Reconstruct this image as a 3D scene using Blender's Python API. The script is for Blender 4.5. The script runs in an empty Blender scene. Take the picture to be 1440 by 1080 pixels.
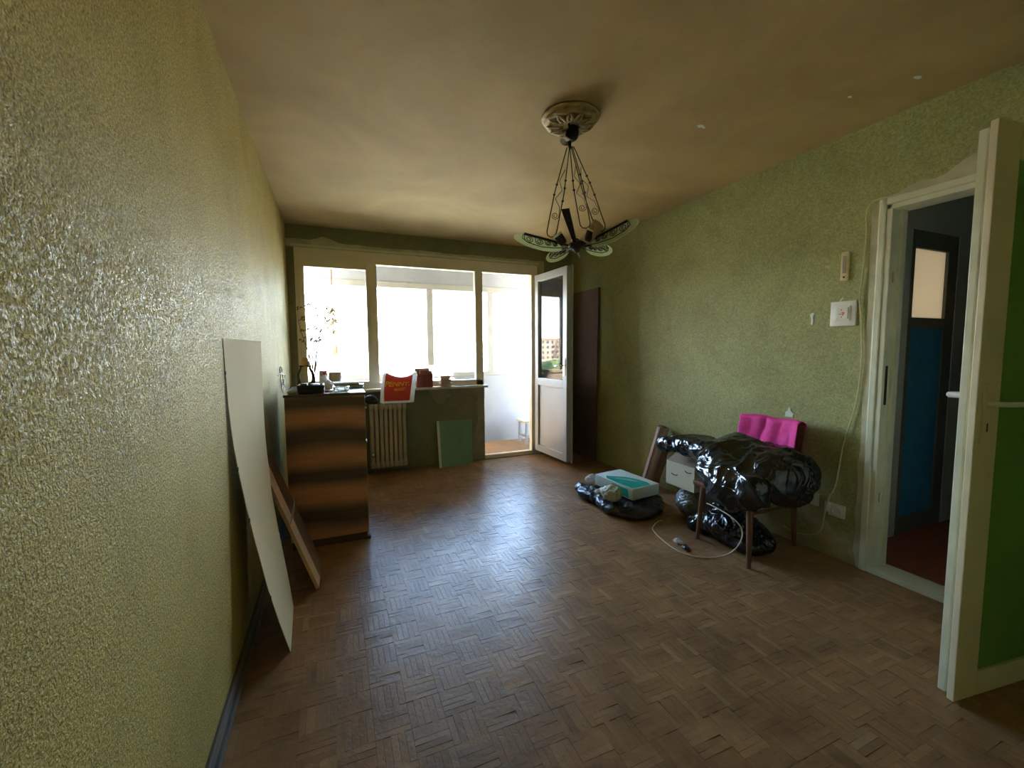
import bpy, bmesh, math, random
from math import sin, cos, pi, radians, sqrt, atan2
from mathutils import Vector, Matrix, noise
random.seed(7)
scene = bpy.context.scene
COL = scene.collection
W, D, H, REAR = 3.2286, 4.783, 2.55, -0.75      # room: x 0..W, y REAR..D (window wall), z 0..H

# ------------------------------------------------------------------ camera
cam = bpy.data.cameras.new('camera')
cam.sensor_width = 36.0
cam.lens = 36.0 * 598.9 / 1440.0
cam.clip_start = 0.02
cam.clip_end = 2000
camo = bpy.data.objects.new('camera', cam)
COL.objects.link(camo)
R_ = Vector((0.922501679, -0.385935763, -0.006651224))
D_ = Vector((-0.036198740, -0.069344583, -0.996935795))
F_ = Vector((0.384291950, 0.919915711, -0.077940883))
cm = Matrix((R_, -D_, -F_)).transposed().to_4x4()
cm.translation = Vector((0.39525, 0.0, 1.29859))
camo.matrix_world = cm
scene.camera = camo

# ------------------------------------------------------------------ sky, sun, exposure
scene.view_settings.view_transform = 'Standard'
scene.view_settings.look = 'None'
scene.view_settings.gamma = 1.0
scene.view_settings.use_curve_mapping = False
scene.view_settings.exposure = 2.08
scene.cycles.max_bounces = 16
scene.cycles.diffuse_bounces = 12
SKY = 9.6
world = bpy.data.worlds.new('sky')
scene.world = world
world.use_nodes = True
wn = world.node_tree
wn.nodes.clear()
tc = wn.nodes.new('ShaderNodeTexCoord')
sx = wn.nodes.new('ShaderNodeSeparateXYZ')
rp = wn.nodes.new('ShaderNodeValToRGB')
bg = wn.nodes.new('ShaderNodeBackground')
wo = wn.nodes.new('ShaderNodeOutputWorld')
wn.links.new(tc.outputs['Generated'], sx.inputs[0])
wn.links.new(sx.outputs['Z'], rp.inputs[0])
wn.links.new(rp.outputs[0], bg.inputs[0])
wn.links.new(bg.outputs[0], wo.inputs[0])
e = rp.color_ramp.elements
e[0].position = 0.0
e[0].color = (0.88, 0.92, 0.97, 1)
e[1].position = 0.75
e[1].color = (0.22, 0.42, 0.85, 1)
k = e.new(0.10)
k.color = (0.76, 0.88, 1.0, 1)
k = e.new(0.30)
k.color = (0.45, 0.66, 1.0, 1)
bg.inputs[1].default_value = SKY
sun = bpy.data.lights.new('sun', 'SUN')
sun.energy = 62.0
sun.angle = radians(1.0)
sun.color = (1.0, 0.84, 0.64)
suno = bpy.data.objects.new('sun', sun)
COL.objects.link(suno)
suno.location = (-20, -8, 20)
suno.rotation_euler = Vector((0.75, 0.28, -0.50)).to_track_quat('-Z', 'Y').to_euler()
por = bpy.data.lights.new('window_portal', 'AREA')
por.shape = 'RECTANGLE'
por.size = 3.3
por.size_y = 1.25
por.cycles.is_portal = True
poro = bpy.data.objects.new('window_portal', por)
COL.objects.link(poro)
poro.location = (1.6, 5.86, 1.55)
poro.rotation_euler = (radians(-90), 0, 0)      # faces -Y, into the balcony

# ------------------------------------------------------------------ materials
MATS = {}
def newmat(name):
    m = bpy.data.materials.new(name)
    m.use_nodes = True
    return m, m.node_tree, m.node_tree.nodes['Principled BSDF']

def mat(name, col, rough=0.6, col2=None, scale=8.0, detail=4.0, bump=0.0, bscale=60.0, metal=0.0,
        spec=0.5, stretch=None, ramp=(0.35, 0.65), dist=0.0, bdist=0.002, sub=0.0, trans=0.0, coat=0.0):
    if name in MATS:
        return MATS[name]
    m, nt, b = newmat(name)
    b.inputs['Base Color'].default_value = (*col, 1)
    b.inputs['Roughness'].default_value = rough
    b.inputs['Metallic'].default_value = metal
    b.inputs['Specular IOR Level'].default_value = spec
    if coat:
        b.inputs['Coat Weight'].default_value = coat
        b.inputs['Coat Roughness'].default_value = 0.12
    if trans:
        b.inputs['Transmission Weight'].default_value = trans
    t = nt.nodes.new('ShaderNodeTexCoord')
    mp = nt.nodes.new('ShaderNodeMapping')
    nt.links.new(t.outputs['Object'], mp.inputs[0])
    if stretch:
        mp.inputs['Scale'].default_value = stretch
    if col2:
        n = nt.nodes.new('ShaderNodeTexNoise')
        n.inputs['Scale'].default_value = scale
        n.inputs['Detail'].default_value = detail
        n.inputs['Distortion'].default_value = dist
        r = nt.nodes.new('ShaderNodeValToRGB')
        r.color_ramp.elements[0].position = ramp[0]
        r.color_ramp.elements[1].position = ramp[1]
        r.color_ramp.elements[0].color = (*col, 1)
        r.color_ramp.elements[1].color = (*col2, 1)
        nt.links.new(mp.outputs[0], n.inputs['Vector'])
        nt.links.new(n.outputs[0], r.inputs[0])
        nt.links.new(r.outputs[0], b.inputs['Base Color'])
    if bump:
        n2 = nt.nodes.new('ShaderNodeTexNoise')
        n2.inputs['Scale'].default_value = bscale
        n2.inputs['Detail'].default_value = 3.0
        bp = nt.nodes.new('ShaderNodeBump')
        bp.inputs['Strength'].default_value = bump
        bp.inputs['Distance'].default_value = bdist
        nt.links.new(mp.outputs[0], n2.inputs['Vector'])
        nt.links.new(n2.outputs[0], bp.inputs['Height'])
        nt.links.new(bp.outputs[0], b.inputs['Normal'])
    MATS[name] = m
    return m

def mixrgb(nt, fac, a, b, mode='MIX'):
    n = nt.nodes.new('ShaderNodeMix')
    n.data_type = 'RGBA'
    n.blend_type = mode
    for sock, v in ((n.inputs[0], fac), (n.inputs[6], a), (n.inputs[7], b)):
        if isinstance(v, (int, float)):
            sock.default_value = v
        elif isinstance(v, tuple):
            sock.default_value = (*v, 1)
        else:
            nt.links.new(v, sock)
    return n.outputs[2]

def ramp(nt, src, stops):
    r = nt.nodes.new('ShaderNodeValToRGB')
    el = r.color_ramp.elements
    el[0].position, el[0].color = stops[0][0], (*stops[0][1], 1)
    el[1].position, el[1].color = stops[-1][0], (*stops[-1][1], 1)
    for p, c in stops[1:-1]:
        q = el.new(p)
        q.color = (*c, 1)
    nt.links.new(src, r.inputs[0])
    return r.outputs[0]

def noise_tex(nt, vec, scale, detail=3.0, rough=0.5, dist=0.0):
    n = nt.nodes.new('ShaderNodeTexNoise')
    n.inputs['Scale'].default_value = scale
    n.inputs['Detail'].default_value = detail
    n.inputs['Roughness'].default_value = rough
    n.inputs['Distortion'].default_value = dist
    nt.links.new(vec, n.inputs['Vector'])
    return n.outputs[0]

def wallpaper(name, dark, mid, light, bump=0.9, glint=0.6, sc=1.0):
    """crumbly, mica flecked rough wallpaper: small grains of three greens over a bumpy face"""
    m, nt, b = newmat(name)
    t = nt.nodes.new('ShaderNodeTexCoord').outputs['Object']
    g1 = noise_tex(nt, t, 125.0 * sc, 3.0, 0.6, 0.4)
    g2 = noise_tex(nt, t, 60.0 * sc, 4.0, 0.6, 0.2)
    big = noise_tex(nt, t, 1.6, 5.0, 0.6, 0.3)
    c = ramp(nt, g1, [(0.33, dark), (0.5, mid), (0.68, light)])
    c = mixrgb(nt, 0.35, c, ramp(nt, g2, [(0.35, dark), (0.7, light)]))
    c = mixrgb(nt, 0.45, c, ramp(nt, big, [(0.3, (0.72, 0.70, 0.62)), (0.7, (1.0, 1.0, 1.0))]), 'MULTIPLY')
    blot = noise_tex(nt, t, 2.6, 6.0, 0.65, 0.8)
    c = mixrgb(nt, 0.5, c, ramp(nt, blot, [(0.36, (0.80, 0.78, 0.74)), (0.5, (1.0, 1.0, 1.0)), (0.68, (1.16, 1.16, 1.14))]), 'MULTIPLY')
    nt.links.new(c, b.inputs['Base Color'])
    v = nt.nodes.new('ShaderNodeTexVoronoi')
    v.inputs['Scale'].default_value = 190.0
    nt.links.new(t, v.inputs['Vector'])
    rr = ramp(nt, v.outputs['Color'], [(0.25, (0.45,) * 3), (0.6, (0.85,) * 3)])
    nt.links.new(rr, b.inputs['Roughness'])
    b.inputs['Specular IOR Level'].default_value = glint
    ad = nt.nodes.new('ShaderNodeMath')
    ad.operation = 'ADD'
    nt.links.new(g1, ad.inputs[0])
    nt.links.new(g2, ad.inputs[1])
    bp = nt.nodes.new('ShaderNodeBump')
    bp.inputs['Strength'].default_value = bump
    bp.inputs['Distance'].default_value = 0.0032
    nt.links.new(ad.outputs[0], bp.inputs['Height'])
    nt.links.new(bp.outputs[0], b.inputs['Normal'])
    return m

M_wall_left = wallpaper('wallpaper_left', (0.215, 0.155, 0.030), (0.49, 0.37, 0.098), (0.92, 0.75, 0.26), 1.0, 0.25, 1.75)
M_wall = wallpaper('wallpaper_green', (0.245, 0.250, 0.100), (0.345, 0.350, 0.145), (0.50, 0.505, 0.225), 0.5, 0.35)
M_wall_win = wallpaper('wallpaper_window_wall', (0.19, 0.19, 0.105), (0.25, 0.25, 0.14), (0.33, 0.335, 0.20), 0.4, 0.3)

def ceiling_mat():
    m, nt, b = newmat('ceiling_paint')
    t = nt.nodes.new('ShaderNodeTexCoord').outputs['Object']
    a = noise_tex(nt, t, 1.1, 5.0, 0.6, 0.5)
    c = ramp(nt, a, [(0.3, (0.37, 0.255, 0.098)), (0.55, (0.46, 0.33, 0.135)), (0.75, (0.53, 0.39, 0.17))])
    f = noise_tex(nt, t, 260.0, 2.0)
    c = mixrgb(nt, 0.25, c, ramp(nt, f, [(0.3, (0.75, 0.75, 0.75)), (0.7, (1, 1, 1))]), 'MULTIPLY')
    nt.links.new(c, b.inputs['Base Color'])
    b.inputs['Roughness'].default_value = 0.75
    bp = nt.nodes.new('ShaderNodeBump')
    bp.inputs['Strength'].default_value = 0.25
    bp.inputs['Distance'].default_value = 0.002
    nt.links.new(f, bp.inputs['Height'])
    nt.links.new(bp.outputs[0], b.inputs['Normal'])
    return m
M_ceil = ceiling_mat()

def parquet_mat():
    m, nt, b = newmat('worn_parquet')
    geo = nt.nodes.new('ShaderNodeNewGeometry')
    oi = nt.nodes.new('ShaderNodeObjectInfo')
    ad = nt.nodes.new('ShaderNodeMath')
    ad.operation = 'ADD'
    nt.links.new(geo.outputs['Random Per Island'], ad.inputs[0])
    nt.links.new(oi.outputs['Random'], ad.inputs[1])
    fr = nt.nodes.new('ShaderNodeMath')
    fr.operation = 'FRACT'
    nt.links.new(ad.outputs[0], fr.inputs[0])
    base = ramp(nt, fr.outputs[0], [(0.0, (0.300, 0.165, 0.078)), (0.35, (0.335, 0.187, 0.088)), (0.7, (0.360, 0.205, 0.096)),
                                   (0.94, (0.385, 0.225, 0.106)), (1.0, (0.44, 0.27, 0.13))])
    pos = geo.outputs['Position']
    d1 = noise_tex(nt, pos, 3.0, 6.0, 0.65, 0.6)
    c = mixrgb(nt, 0.7, base, ramp(nt, d1, [(0.32, (0.48, 0.46, 0.44)), (0.68, (1.12, 1.08, 1.04))]), 'MULTIPLY')
    d2 = noise_tex(nt, pos, 45.0, 4.0, 0.7, 0.5)
    c = mixrgb(nt, 0.4, c, ramp(nt, d2, [(0.3, (0.7, 0.7, 0.7)), (0.7, (1.1, 1.1, 1.1))]), 'MULTIPLY')
    nt.links.new(c, b.inputs['Base Color'])
    rr = ramp(nt, d1, [(0.3, (0.38,) * 3), (0.7, (0.28,) * 3)])
    nt.links.new(rr, b.inputs['Roughness'])
    b.inputs['Specular IOR Level'].default_value = 0.21
    d3 = noise_tex(nt, pos, 26.0, 3.0, 0.6, 1.0)
    sm3 = nt.nodes.new('ShaderNodeMath')
    sm3.operation = 'MULTIPLY_ADD'
    sm3.inputs[1].default_value = 1.6
    nt.links.new(d3, sm3.inputs[0])
    nt.links.new(d2, sm3.inputs[2])
    bp = nt.nodes.new('ShaderNodeBump')
    bp.inputs['Strength'].default_value = 0.45
    bp.inputs['Distance'].default_value = 0.0022
    nt.links.new(sm3.outputs[0], bp.inputs['Height'])
    nt.links.new(bp.outputs[0], b.inputs['Normal'])
    return m
M_parq = parquet_mat()
M_gap = mat('floor_gap', (0.08, 0.05, 0.03), 0.8)

def glass_mat(name, tint=(0.96, 0.98, 0.97), gl=1.0):
    m = bpy.data.materials.new(name)
    m.use_nodes = True
    nt = m.node_tree
    nt.nodes.clear()
    o = nt.nodes.new('ShaderNodeOutputMaterial')
    mx = nt.nodes.new('ShaderNodeMixShader')
    tr = nt.nodes.new('ShaderNodeBsdfTransparent')
    tr.inputs[0].default_value = (*tint, 1)
    g = nt.nodes.new('ShaderNodeBsdfGlossy')
    g.inputs['Roughness'].default_value = 0.01
    f = nt.nodes.new('ShaderNodeFresnel')
    f.inputs[0].default_value = 1.5
    nt.links.new(f.outputs[0], mx.inputs[0])
    nt.links.new(tr.outputs[0], mx.inputs[1])
    nt.links.new(g.outputs[0], mx.inputs[2])
    nt.links.new(mx.outputs[0], o.inputs[0])
    return m
M_glass = glass_mat('window_glass')
M_jar = glass_mat('jar_glass', (0.93, 0.93, 0.86))

def translucent(name, col, fac=0.5, rough=0.4):
    m, nt, b = newmat(name)
    b.inputs['Base Color'].default_value = (*col, 1)
    b.inputs['Roughness'].default_value = rough
    tl = nt.nodes.new('ShaderNodeBsdfTranslucent')
    tl.inputs[0].default_value = (*col, 1)
    mx = nt.nodes.new('ShaderNodeMixShader')
    mx.inputs[0].default_value = fac
    out = nt.nodes['Material Output']
    nt.links.new(b.outputs[0], mx.inputs[1])
    nt.links.new(tl.outputs[0], mx.inputs[2])
    nt.links.new(mx.outputs[0], out.inputs[0])
    return m

def plastic_bag(name, col, rough=0.22, bump=0.8, bscale=14.0, fac=0.0):
    m, nt, b = newmat(name)
    t = nt.nodes.new('ShaderNodeTexCoord').outputs['Object']
    b.inputs['Base Color'].default_value = (*col, 1)
    b.inputs['Roughness'].default_value = rough
    b.inputs['Specular IOR Level'].default_value = 0.7
    n1 = noise_tex(nt, t, bscale, 2.0, 0.5, 2.2)
    n2 = noise_tex(nt, t, bscale * 3.2, 2.0, 0.5, 1.2)
    ab = ramp(nt, n1, [(0.40, (0, 0, 0)), (0.5, (1, 1, 1)), (0.60, (0, 0, 0))])
    ad = nt.nodes.new('ShaderNodeMath')
    ad.operation = 'MULTIPLY_ADD'
    ad.inputs[1].default_value = 0.35
    nt.links.new(n2, ad.inputs[0])
    nt.links.new(ab, ad.inputs[2])
    bp = nt.nodes.new('ShaderNodeBump')
    bp.inputs['Strength'].default_value = bump
    bp.inputs['Distance'].default_value = 0.008
    nt.links.new(ad.outputs[0], bp.inputs['Height'])
    nt.links.new(bp.outputs[0], b.inputs['Normal'])
    if fac:
        tl = nt.nodes.new('ShaderNodeBsdfTranslucent')
        tl.inputs[0].default_value = (*col, 1)
        mx = nt.nodes.new('ShaderNodeMixShader')
        mx.inputs[0].default_value = fac
        out = nt.nodes['Material Output']
        nt.links.new(b.outputs[0], mx.inputs[1])
        nt.links.new(tl.outputs[0], mx.inputs[2])
        nt.links.new(mx.outputs[0], out.inputs[0])
    return m

def striped_wood():
    """dark banded veneer, bands run level across the cabinet side"""
    m, nt, b = newmat('banded_veneer')
    t = nt.nodes.new('ShaderNodeTexCoord').outputs['Object']
    mp = nt.nodes.new('ShaderNodeMapping')
    mp.inputs['Scale'].default_value = (0.55, 0.55, 1.0)
    nt.links.new(t, mp.inputs[0])
    w = nt.nodes.new('ShaderNodeTexWave')
    w.wave_type = 'BANDS'
    w.bands_direction = 'Z'
    w.inputs['Scale'].default_value = 1.28
    w.inputs['Distortion'].default_value = 3.2
    w.inputs['Detail'].default_value = 2.5
    w.inputs['Detail Scale'].default_value = 1.3
    w.inputs['Phase Offset'].default_value = 1.0
    nt.links.new(mp.outputs[0], w.inputs['Vector'])
    c = ramp(nt, w.outputs['Fac'], [(0.1, (0.15, 0.088, 0.062)), (0.45, (0.38, 0.185, 0.105)), (0.9, (0.72, 0.32, 0.17))])
    mp2 = nt.nodes.new('ShaderNodeMapping')
    mp2.inputs['Scale'].default_value = (4, 4, 90)
    nt.links.new(t, mp2.inputs[0])
    f = noise_tex(nt, mp2.outputs[0], 1.0, 3.0)
    c = mixrgb(nt, 0.5, c, ramp(nt, f, [(0.3, (0.7, 0.7, 0.7)), (0.7, (1.05, 1.05, 1.05))]), 'MULTIPLY')
    nt.links.new(c, b.inputs['Base Color'])
    b.inputs['Roughness'].default_value = 0.38
    return m

M_upvc = mat('white_upvc', (0.82, 0.74, 0.60), 0.35, col2=(0.76, 0.67, 0.53), scale=5, bump=0.05)
M_upvc_door = mat('sky_tinted_upvc', (0.40, 0.425, 0.445), 0.35, col2=(0.37, 0.395, 0.415), scale=4)  # white leaf; dimming and a cool sky tint are put into its colour
M_upvc_out = mat('dimmed_upvc', (0.30, 0.26, 0.20), 0.5, col2=(0.34, 0.30, 0.24), scale=5)  # white balcony frames, colour darkened to hold back the strong outdoor light
M_plaster = mat('bare_plaster', (0.44, 0.41, 0.26), 0.85, col2=(0.58, 0.55, 0.38), scale=9, detail=6, bump=0.5, bscale=40)
M_plaster_grey = mat('grey_plaster', (0.27, 0.235, 0.15), 0.9, col2=(0.36, 0.32, 0.21), scale=10, detail=6, bump=0.6, bscale=35)
M_paint = mat('old_cream_paint', (0.60, 0.60, 0.44), 0.45, col2=(0.70, 0.70, 0.55), scale=6, detail=6, bump=0.15, bscale=30)
M_white = mat('white_plastic', (0.78, 0.77, 0.72), 0.35)
M_yellowed = mat('yellowed_plastic', (0.55, 0.46, 0.20), 0.5, col2=(0.64, 0.56, 0.30), scale=30)
M_chrome = mat('chrome', (0.75, 0.74, 0.70), 0.22, metal=1.0)
M_black = mat('black_plastic', (0.015, 0.015, 0.016), 0.4)
M_iron = mat('dark_iron', (0.030, 0.022, 0.018), 0.42, metal=0.4)
M_rad = mat('radiator_paint', (0.42, 0.36, 0.25), 0.5, col2=(0.48, 0.42, 0.30), scale=20, bump=0.1)
M_sill = mat('sill_paint', (0.62, 0.60, 0.50), 0.45, col2=(0.50, 0.48, 0.38), scale=8, detail=6)
M_green_board = mat('green_paint_board', (0.17, 0.32, 0.17), 0.55, col2=(0.21, 0.37, 0.21), scale=4)
M_white_board = mat('white_hardboard', (0.90, 0.75, 0.46), 0.7, spec=0.3, col2=(0.82, 0.66, 0.38), scale=2.5, detail=4, stretch=(1, 1, 0.5), bump=0.04)
M_board_back = mat('hardboard_brown', (0.10, 0.035, 0.028), 0.8)
M_chip = mat('light_brown_plank', (0.74, 0.47, 0.22), 0.5, col2=(0.64, 0.39, 0.18), scale=3, detail=5, stretch=(6, 1, 1))
M_brown = mat('brown_panel', (0.17, 0.085, 0.042), 0.45, col2=(0.22, 0.115, 0.06), scale=3, stretch=(6, 1, 1))
M_veneer = striped_wood()
M_wood_edge = mat('dark_wood_edge', (0.085, 0.042, 0.022), 0.3, coat=0.6)
M_dark_gloss = mat('dark_gloss_panel', (0.14, 0.085, 0.070), 0.32, col2=(0.175, 0.105, 0.085), scale=6, coat=0.4, bump=0.06, bscale=20)
M_leg = mat('chair_wood', (0.135, 0.060, 0.030), 0.4, col2=(0.18, 0.085, 0.045), scale=6, stretch=(8, 8, 1))
M_base = mat('baseboard_paint', (0.11, 0.095, 0.082), 0.4, col2=(0.15, 0.13, 0.11), scale=10)
M_pink = mat('pink_cloth', (0.72, 0.030, 0.27), 0.8, col2=(0.80, 0.045, 0.33), scale=40, bump=0.2, bscale=300)
M_bag = plastic_bag('black_bag_plastic', (0.014, 0.014, 0.014), 0.18, 0.5, 4.2)
M_bag2 = plastic_bag('dark_grey_bag_plastic', (0.024, 0.023, 0.021), 0.36, 0.4, 5.0)
M_graybag = plastic_bag('grey_bag_plastic', (0.24, 0.25, 0.24), 0.3, 0.6, 8.0, 0.15)
M_cream_bag = plastic_bag('cream_bag_plastic', (0.62, 0.58, 0.40), 0.45, 0.5, 12.0, 0.15)
M_white_bag = plastic_bag('white_bag_plastic', (0.82, 0.78, 0.70), 0.4, 0.5, 14.0, 0.4)
M_red_bag = plastic_bag('red_bag_plastic', (0.68, 0.055, 0.035), 0.38, 0.35, 9.0, 0.3)
M_lettering = mat('yellow_print', (0.90, 0.47, 0.02), 0.5)
M_carpet = mat('carpet_roll', (0.42, 0.30, 0.26), 0.9, col2=(0.48, 0.36, 0.31), scale=60, bump=0.3, bscale=200)
M_carpet_back = mat('carpet_backing', (0.16, 0.075, 0.05), 0.9, col2=(0.22, 0.11, 0.07), scale=30)
M_card = mat('cream_card', (0.66, 0.60, 0.42), 0.7)
M_card_in = mat('card_inside', (0.33, 0.24, 0.15), 0.85)
M_pack = mat('pack_white', (0.66, 0.74, 0.68), 0.35, bump=0.15, bscale=25)
M_pack_teal = mat('pack_teal_print', (0.0, 0.30, 0.22), 0.35, col2=(0.01, 0.37, 0.28), scale=18)
M_pack_teal2 = mat('pack_light_print', (0.20, 0.52, 0.42), 0.35)
M_cable = mat('cream_cable', (0.55, 0.50, 0.30), 0.5)
M_cable_w = mat('grey_cable', (0.34, 0.29, 0.20), 0.5)
M_rosette = mat('rosette_plaster', (0.36, 0.25, 0.115), 0.6, col2=(0.48, 0.36, 0.19), scale=25, detail=5, bump=0.3, bscale=60)
M_lampglass = translucent('frosted_green_glass', (0.74, 0.80, 0.60), 0.45, 0.3)
M_sleeve = mat('tan_sleeve', (0.42, 0.31, 0.17), 0.6)
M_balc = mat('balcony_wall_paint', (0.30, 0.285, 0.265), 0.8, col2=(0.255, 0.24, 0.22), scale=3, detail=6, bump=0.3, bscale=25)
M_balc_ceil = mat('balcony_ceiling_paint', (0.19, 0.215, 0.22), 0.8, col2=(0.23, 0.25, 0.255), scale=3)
M_balc_floor = mat('balcony_floor_lino', (0.30, 0.155, 0.055), 0.7, col2=(0.23, 0.125, 0.055), scale=7, detail=5)
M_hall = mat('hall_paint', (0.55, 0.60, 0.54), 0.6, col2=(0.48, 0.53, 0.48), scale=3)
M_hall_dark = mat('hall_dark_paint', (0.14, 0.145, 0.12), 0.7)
M_hall_floor = mat('hall_lino', (0.34, 0.095, 0.05), 0.5, col2=(0.26, 0.08, 0.045), scale=12)
M_blue = mat('blue_panel_paint', (0.015, 0.20, 0.40), 0.5, col2=(0.02, 0.25, 0.46), scale=8)
M_frost = translucent('frosted_pane', (0.80, 0.74, 0.62), 0.6, 0.6)
M_door_green = mat('green_door_panel', (0.15, 0.35, 0.07), 0.3, col2=(0.17, 0.40, 0.085), scale=3)
M_door_stile = mat('door_cream', (0.74, 0.65, 0.44), 0.45, col2=(0.80, 0.72, 0.51), scale=6)
M_terra = mat('terracotta', (0.42, 0.14, 0.09), 0.7, col2=(0.5, 0.19, 0.12), scale=20)
M_pot_white = mat('pot_white', (0.55, 0.50, 0.50), 0.5)
M_twig = mat('dry_twig', (0.23, 0.13, 0.06), 0.8)
M_leaf = mat('dry_leaf', (0.26, 0.20, 0.08), 0.8)
M_gourd = mat('dry_gourd', (0.55, 0.33, 0.12), 0.5)
M_redbox = mat('red_leather', (0.22, 0.045, 0.035), 0.5, col2=(0.28, 0.06, 0.045), scale=12)
M_tan = mat('tan_leather', (0.42, 0.26, 0.13), 0.5)
M_pinkish = mat('pinkish_plastic', (0.66, 0.42, 0.34), 0.4)
M_paper = mat('paper', (0.78, 0.74, 0.64), 0.8)
M_notebook = mat('dark_cover', (0.10, 0.085, 0.075), 0.5)
M_glassy = mat('cut_glass', (0.82, 0.82, 0.76), 0.08, trans=0.85)
M_ochre = mat('ochre_plaster', (0.36, 0.28, 0.13), 0.9, col2=(0.46, 0.38, 0.20), scale=14, detail=6, bump=0.6, bscale=35)
M_wire = mat('pale_wire', (0.66, 0.60, 0.46), 0.5)
M_redmark = mat('red_mark', (0.55, 0.03, 0.02), 0.6)

# ------------------------------------------------------------------ mesh helpers
class MB:
    def __init__(s):
        s.v, s.f, s.mi = [], [], []
    def add(s, vs, fs, mi=0):
        o = len(s.v)
        s.v += [Vector(p) for p in vs]
        s.f += [tuple(i + o for i in f) for f in fs]
        s.mi += [mi] * len(fs)
        return s
    def box(s, a, b, mi=0, bev=0.0, rot=None, about=None):
        """box between two corners; bev cuts the vertical and horizontal edges a little"""
        x0, y0, z0 = [min(p, q) for p, q in zip(a, b)]
        x1, y1, z1 = [max(p, q) for p, q in zip(a, b)]
        if bev:
            bm = bmesh.new()
            bmesh.ops.create_cube(bm, size=1.0)
            for v in bm.verts:
                v.co = Vector(((x0 + x1) / 2 + v.co.x * (x1 - x0), (y0 + y1) / 2 + v.co.y * (y1 - y0), (z0 + z1) / 2 + v.co.z * (z1 - z0)))
            bmesh.ops.bevel(bm, geom=bm.edges[:], offset=bev, segments=2, affect='EDGES', profile=0.6)
            vs = [v.co.copy() for v in bm.verts]
            bm.verts.index_update()
            fs = [tuple(v.index for v in f.verts) for f in bm.faces]
            bm.free()
        else:
            vs = [Vector(p) for p in ((x0, y0, z0), (x1, y0, z0), (x1, y1, z0), (x0, y1, z0), (x0, y0, z1), (x1, y0, z1), (x1, y1, z1), (x0, y1, z1))]
            fs = [(0, 3, 2, 1), (4, 5, 6, 7), (0, 1, 5, 4), (1, 2, 6, 5), (2, 3, 7, 6), (3, 0, 4, 7)]
        if rot is not None:
            c = Vector(about) if about is not None else Vector(((x0 + x1) / 2, (y0 + y1) / 2, (z0 + z1) / 2))
            vs = [c + rot @ (v - c) for v in vs]
        return s.add(vs, fs, mi)
    def tube(s, pts, r, n=8, cap=True, mi=0, closed=False):
        pts = [Vector(p) for p in pts]
        rs = r if isinstance(r, (list, tuple)) else [r] * len(pts)
        N = len(pts)
        vs, fs = [], []
        up = None
        for i, p in enumerate(pts):
            if closed:
                t = pts[(i + 1) % N] - pts[i - 1]
            else:
                t = pts[min(i + 1, N - 1)] - pts[max(i - 1, 0)]
            if t.length < 1e-9:
                t = Vector((0, 0, 1))
            t.normalize()
            if up is None:
                up = t.orthogonal().normalized()
            up = up - t * up.dot(t)
            if up.length < 1e-6:
                up = t.orthogonal()
            up.normalize()
            w = t.cross(up)
            for k in range(n):
                a = 2 * pi * k / n
                vs.append(p + (up * cos(a) + w * sin(a)) * rs[i])
        for i in range(N if closed else N - 1):
            j = (i + 1) % N
            for k in range(n):
                l = (k + 1) % n
                fs.append((i * n + k, i * n + l, j * n + l, j * n + k))
        if cap and not closed:
            fs.append(tuple(reversed(range(n))))
            fs.append(tuple((N - 1) * n + k for k in range(n)))
        return s.add(vs, fs, mi)
    def lathe(s, prof, c=(0, 0, 0), n=24, mi=0, axis=None, scal=None):
        c = Vector(c)
        vs, fs = [], []
        for j, (r, z) in enumerate(prof):
            for k in range(n):
                a = 2 * pi * k / n
                q = r * (scal(j, a) if scal else 1.0)
                vs.append(Vector((q * cos(a), q * sin(a), z)))
        if axis is not None:
            m = Vector(axis).normalized().to_track_quat('Z', 'Y').to_matrix()
            vs = [m @ v for v in vs]
        vs = [v + c for v in vs]
        for j in range(len(prof) - 1):
            for k in range(n):
                l = (k + 1) % n
                fs.append((j * n + k, j * n + l, (j + 1) * n + l, (j + 1) * n + k))
        if prof[0][0] > 1e-5:
            fs.append(tuple(reversed(range(n))))
        if prof[-1][0] > 1e-5:
            fs.append(tuple((len(prof) - 1) * n + k for k in range(n)))
        return s.add(vs, fs, mi)
    def prism(s, poly, nrm, mi=0):
        """planar polygon pushed along nrm"""
        poly = [Vector(p) for p in poly]
        nrm = Vector(nrm)
        n = len(poly)
        vs = poly + [p + nrm for p in poly]
        fs = [tuple(reversed(range(n))), tuple(range(n, 2 * n))] + [(i, (i + 1) % n, n + (i + 1) % n, n + i) for i in range(n)]
        return s.add(vs, fs, mi)
    def grid(s, fn, nu, nv, mi=0, thick=0.0):
        P = [[Vector(fn(i / nu, j / nv)) for j in range(nv + 1)] for i in range(nu + 1)]
        vs = [p for row in P for p in row]
        m = nv + 1
        fs = [(i * m + j, (i + 1) * m + j, (i + 1) * m + j + 1, i * m + j + 1) for i in range(nu) for j in range(nv)]
        if thick:
            nr = []
            for i in range(nu + 1):
                for j in range(nv + 1):
                    a = P[min(i + 1, nu)][j] - P[max(i - 1, 0)][j]
                    b = P[i][min(j + 1, nv)] - P[i][max(j - 1, 0)]
                    c = a.cross(b)
                    nr.append(c.normalized() if c.length > 1e-12 else Vector((0, 0, 1)))
            o = len(vs)
            vs = vs + [v - n * thick for v, n in zip(vs, nr)]
            fs += [tuple(o + q for q in reversed(f)) for f in fs[:]]
            bd = [(i, 0) for i in range(nu)] + [(nu, j) for j in range(nv)] + [(i, nv) for i in range(nu, 0, -1)] + [(0, j) for j in range(nv, 0, -1)]
            idx = [i * m + j for i, j in bd]
            L = len(idx)
            fs += [(idx[q], o + idx[q], o + idx[(q + 1) % L], idx[(q + 1) % L]) for q in range(L)]
        return s.add(vs, fs, mi)
    def xform(s, M):
        s.v = [M @ v for v in s.v]
        return s

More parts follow.
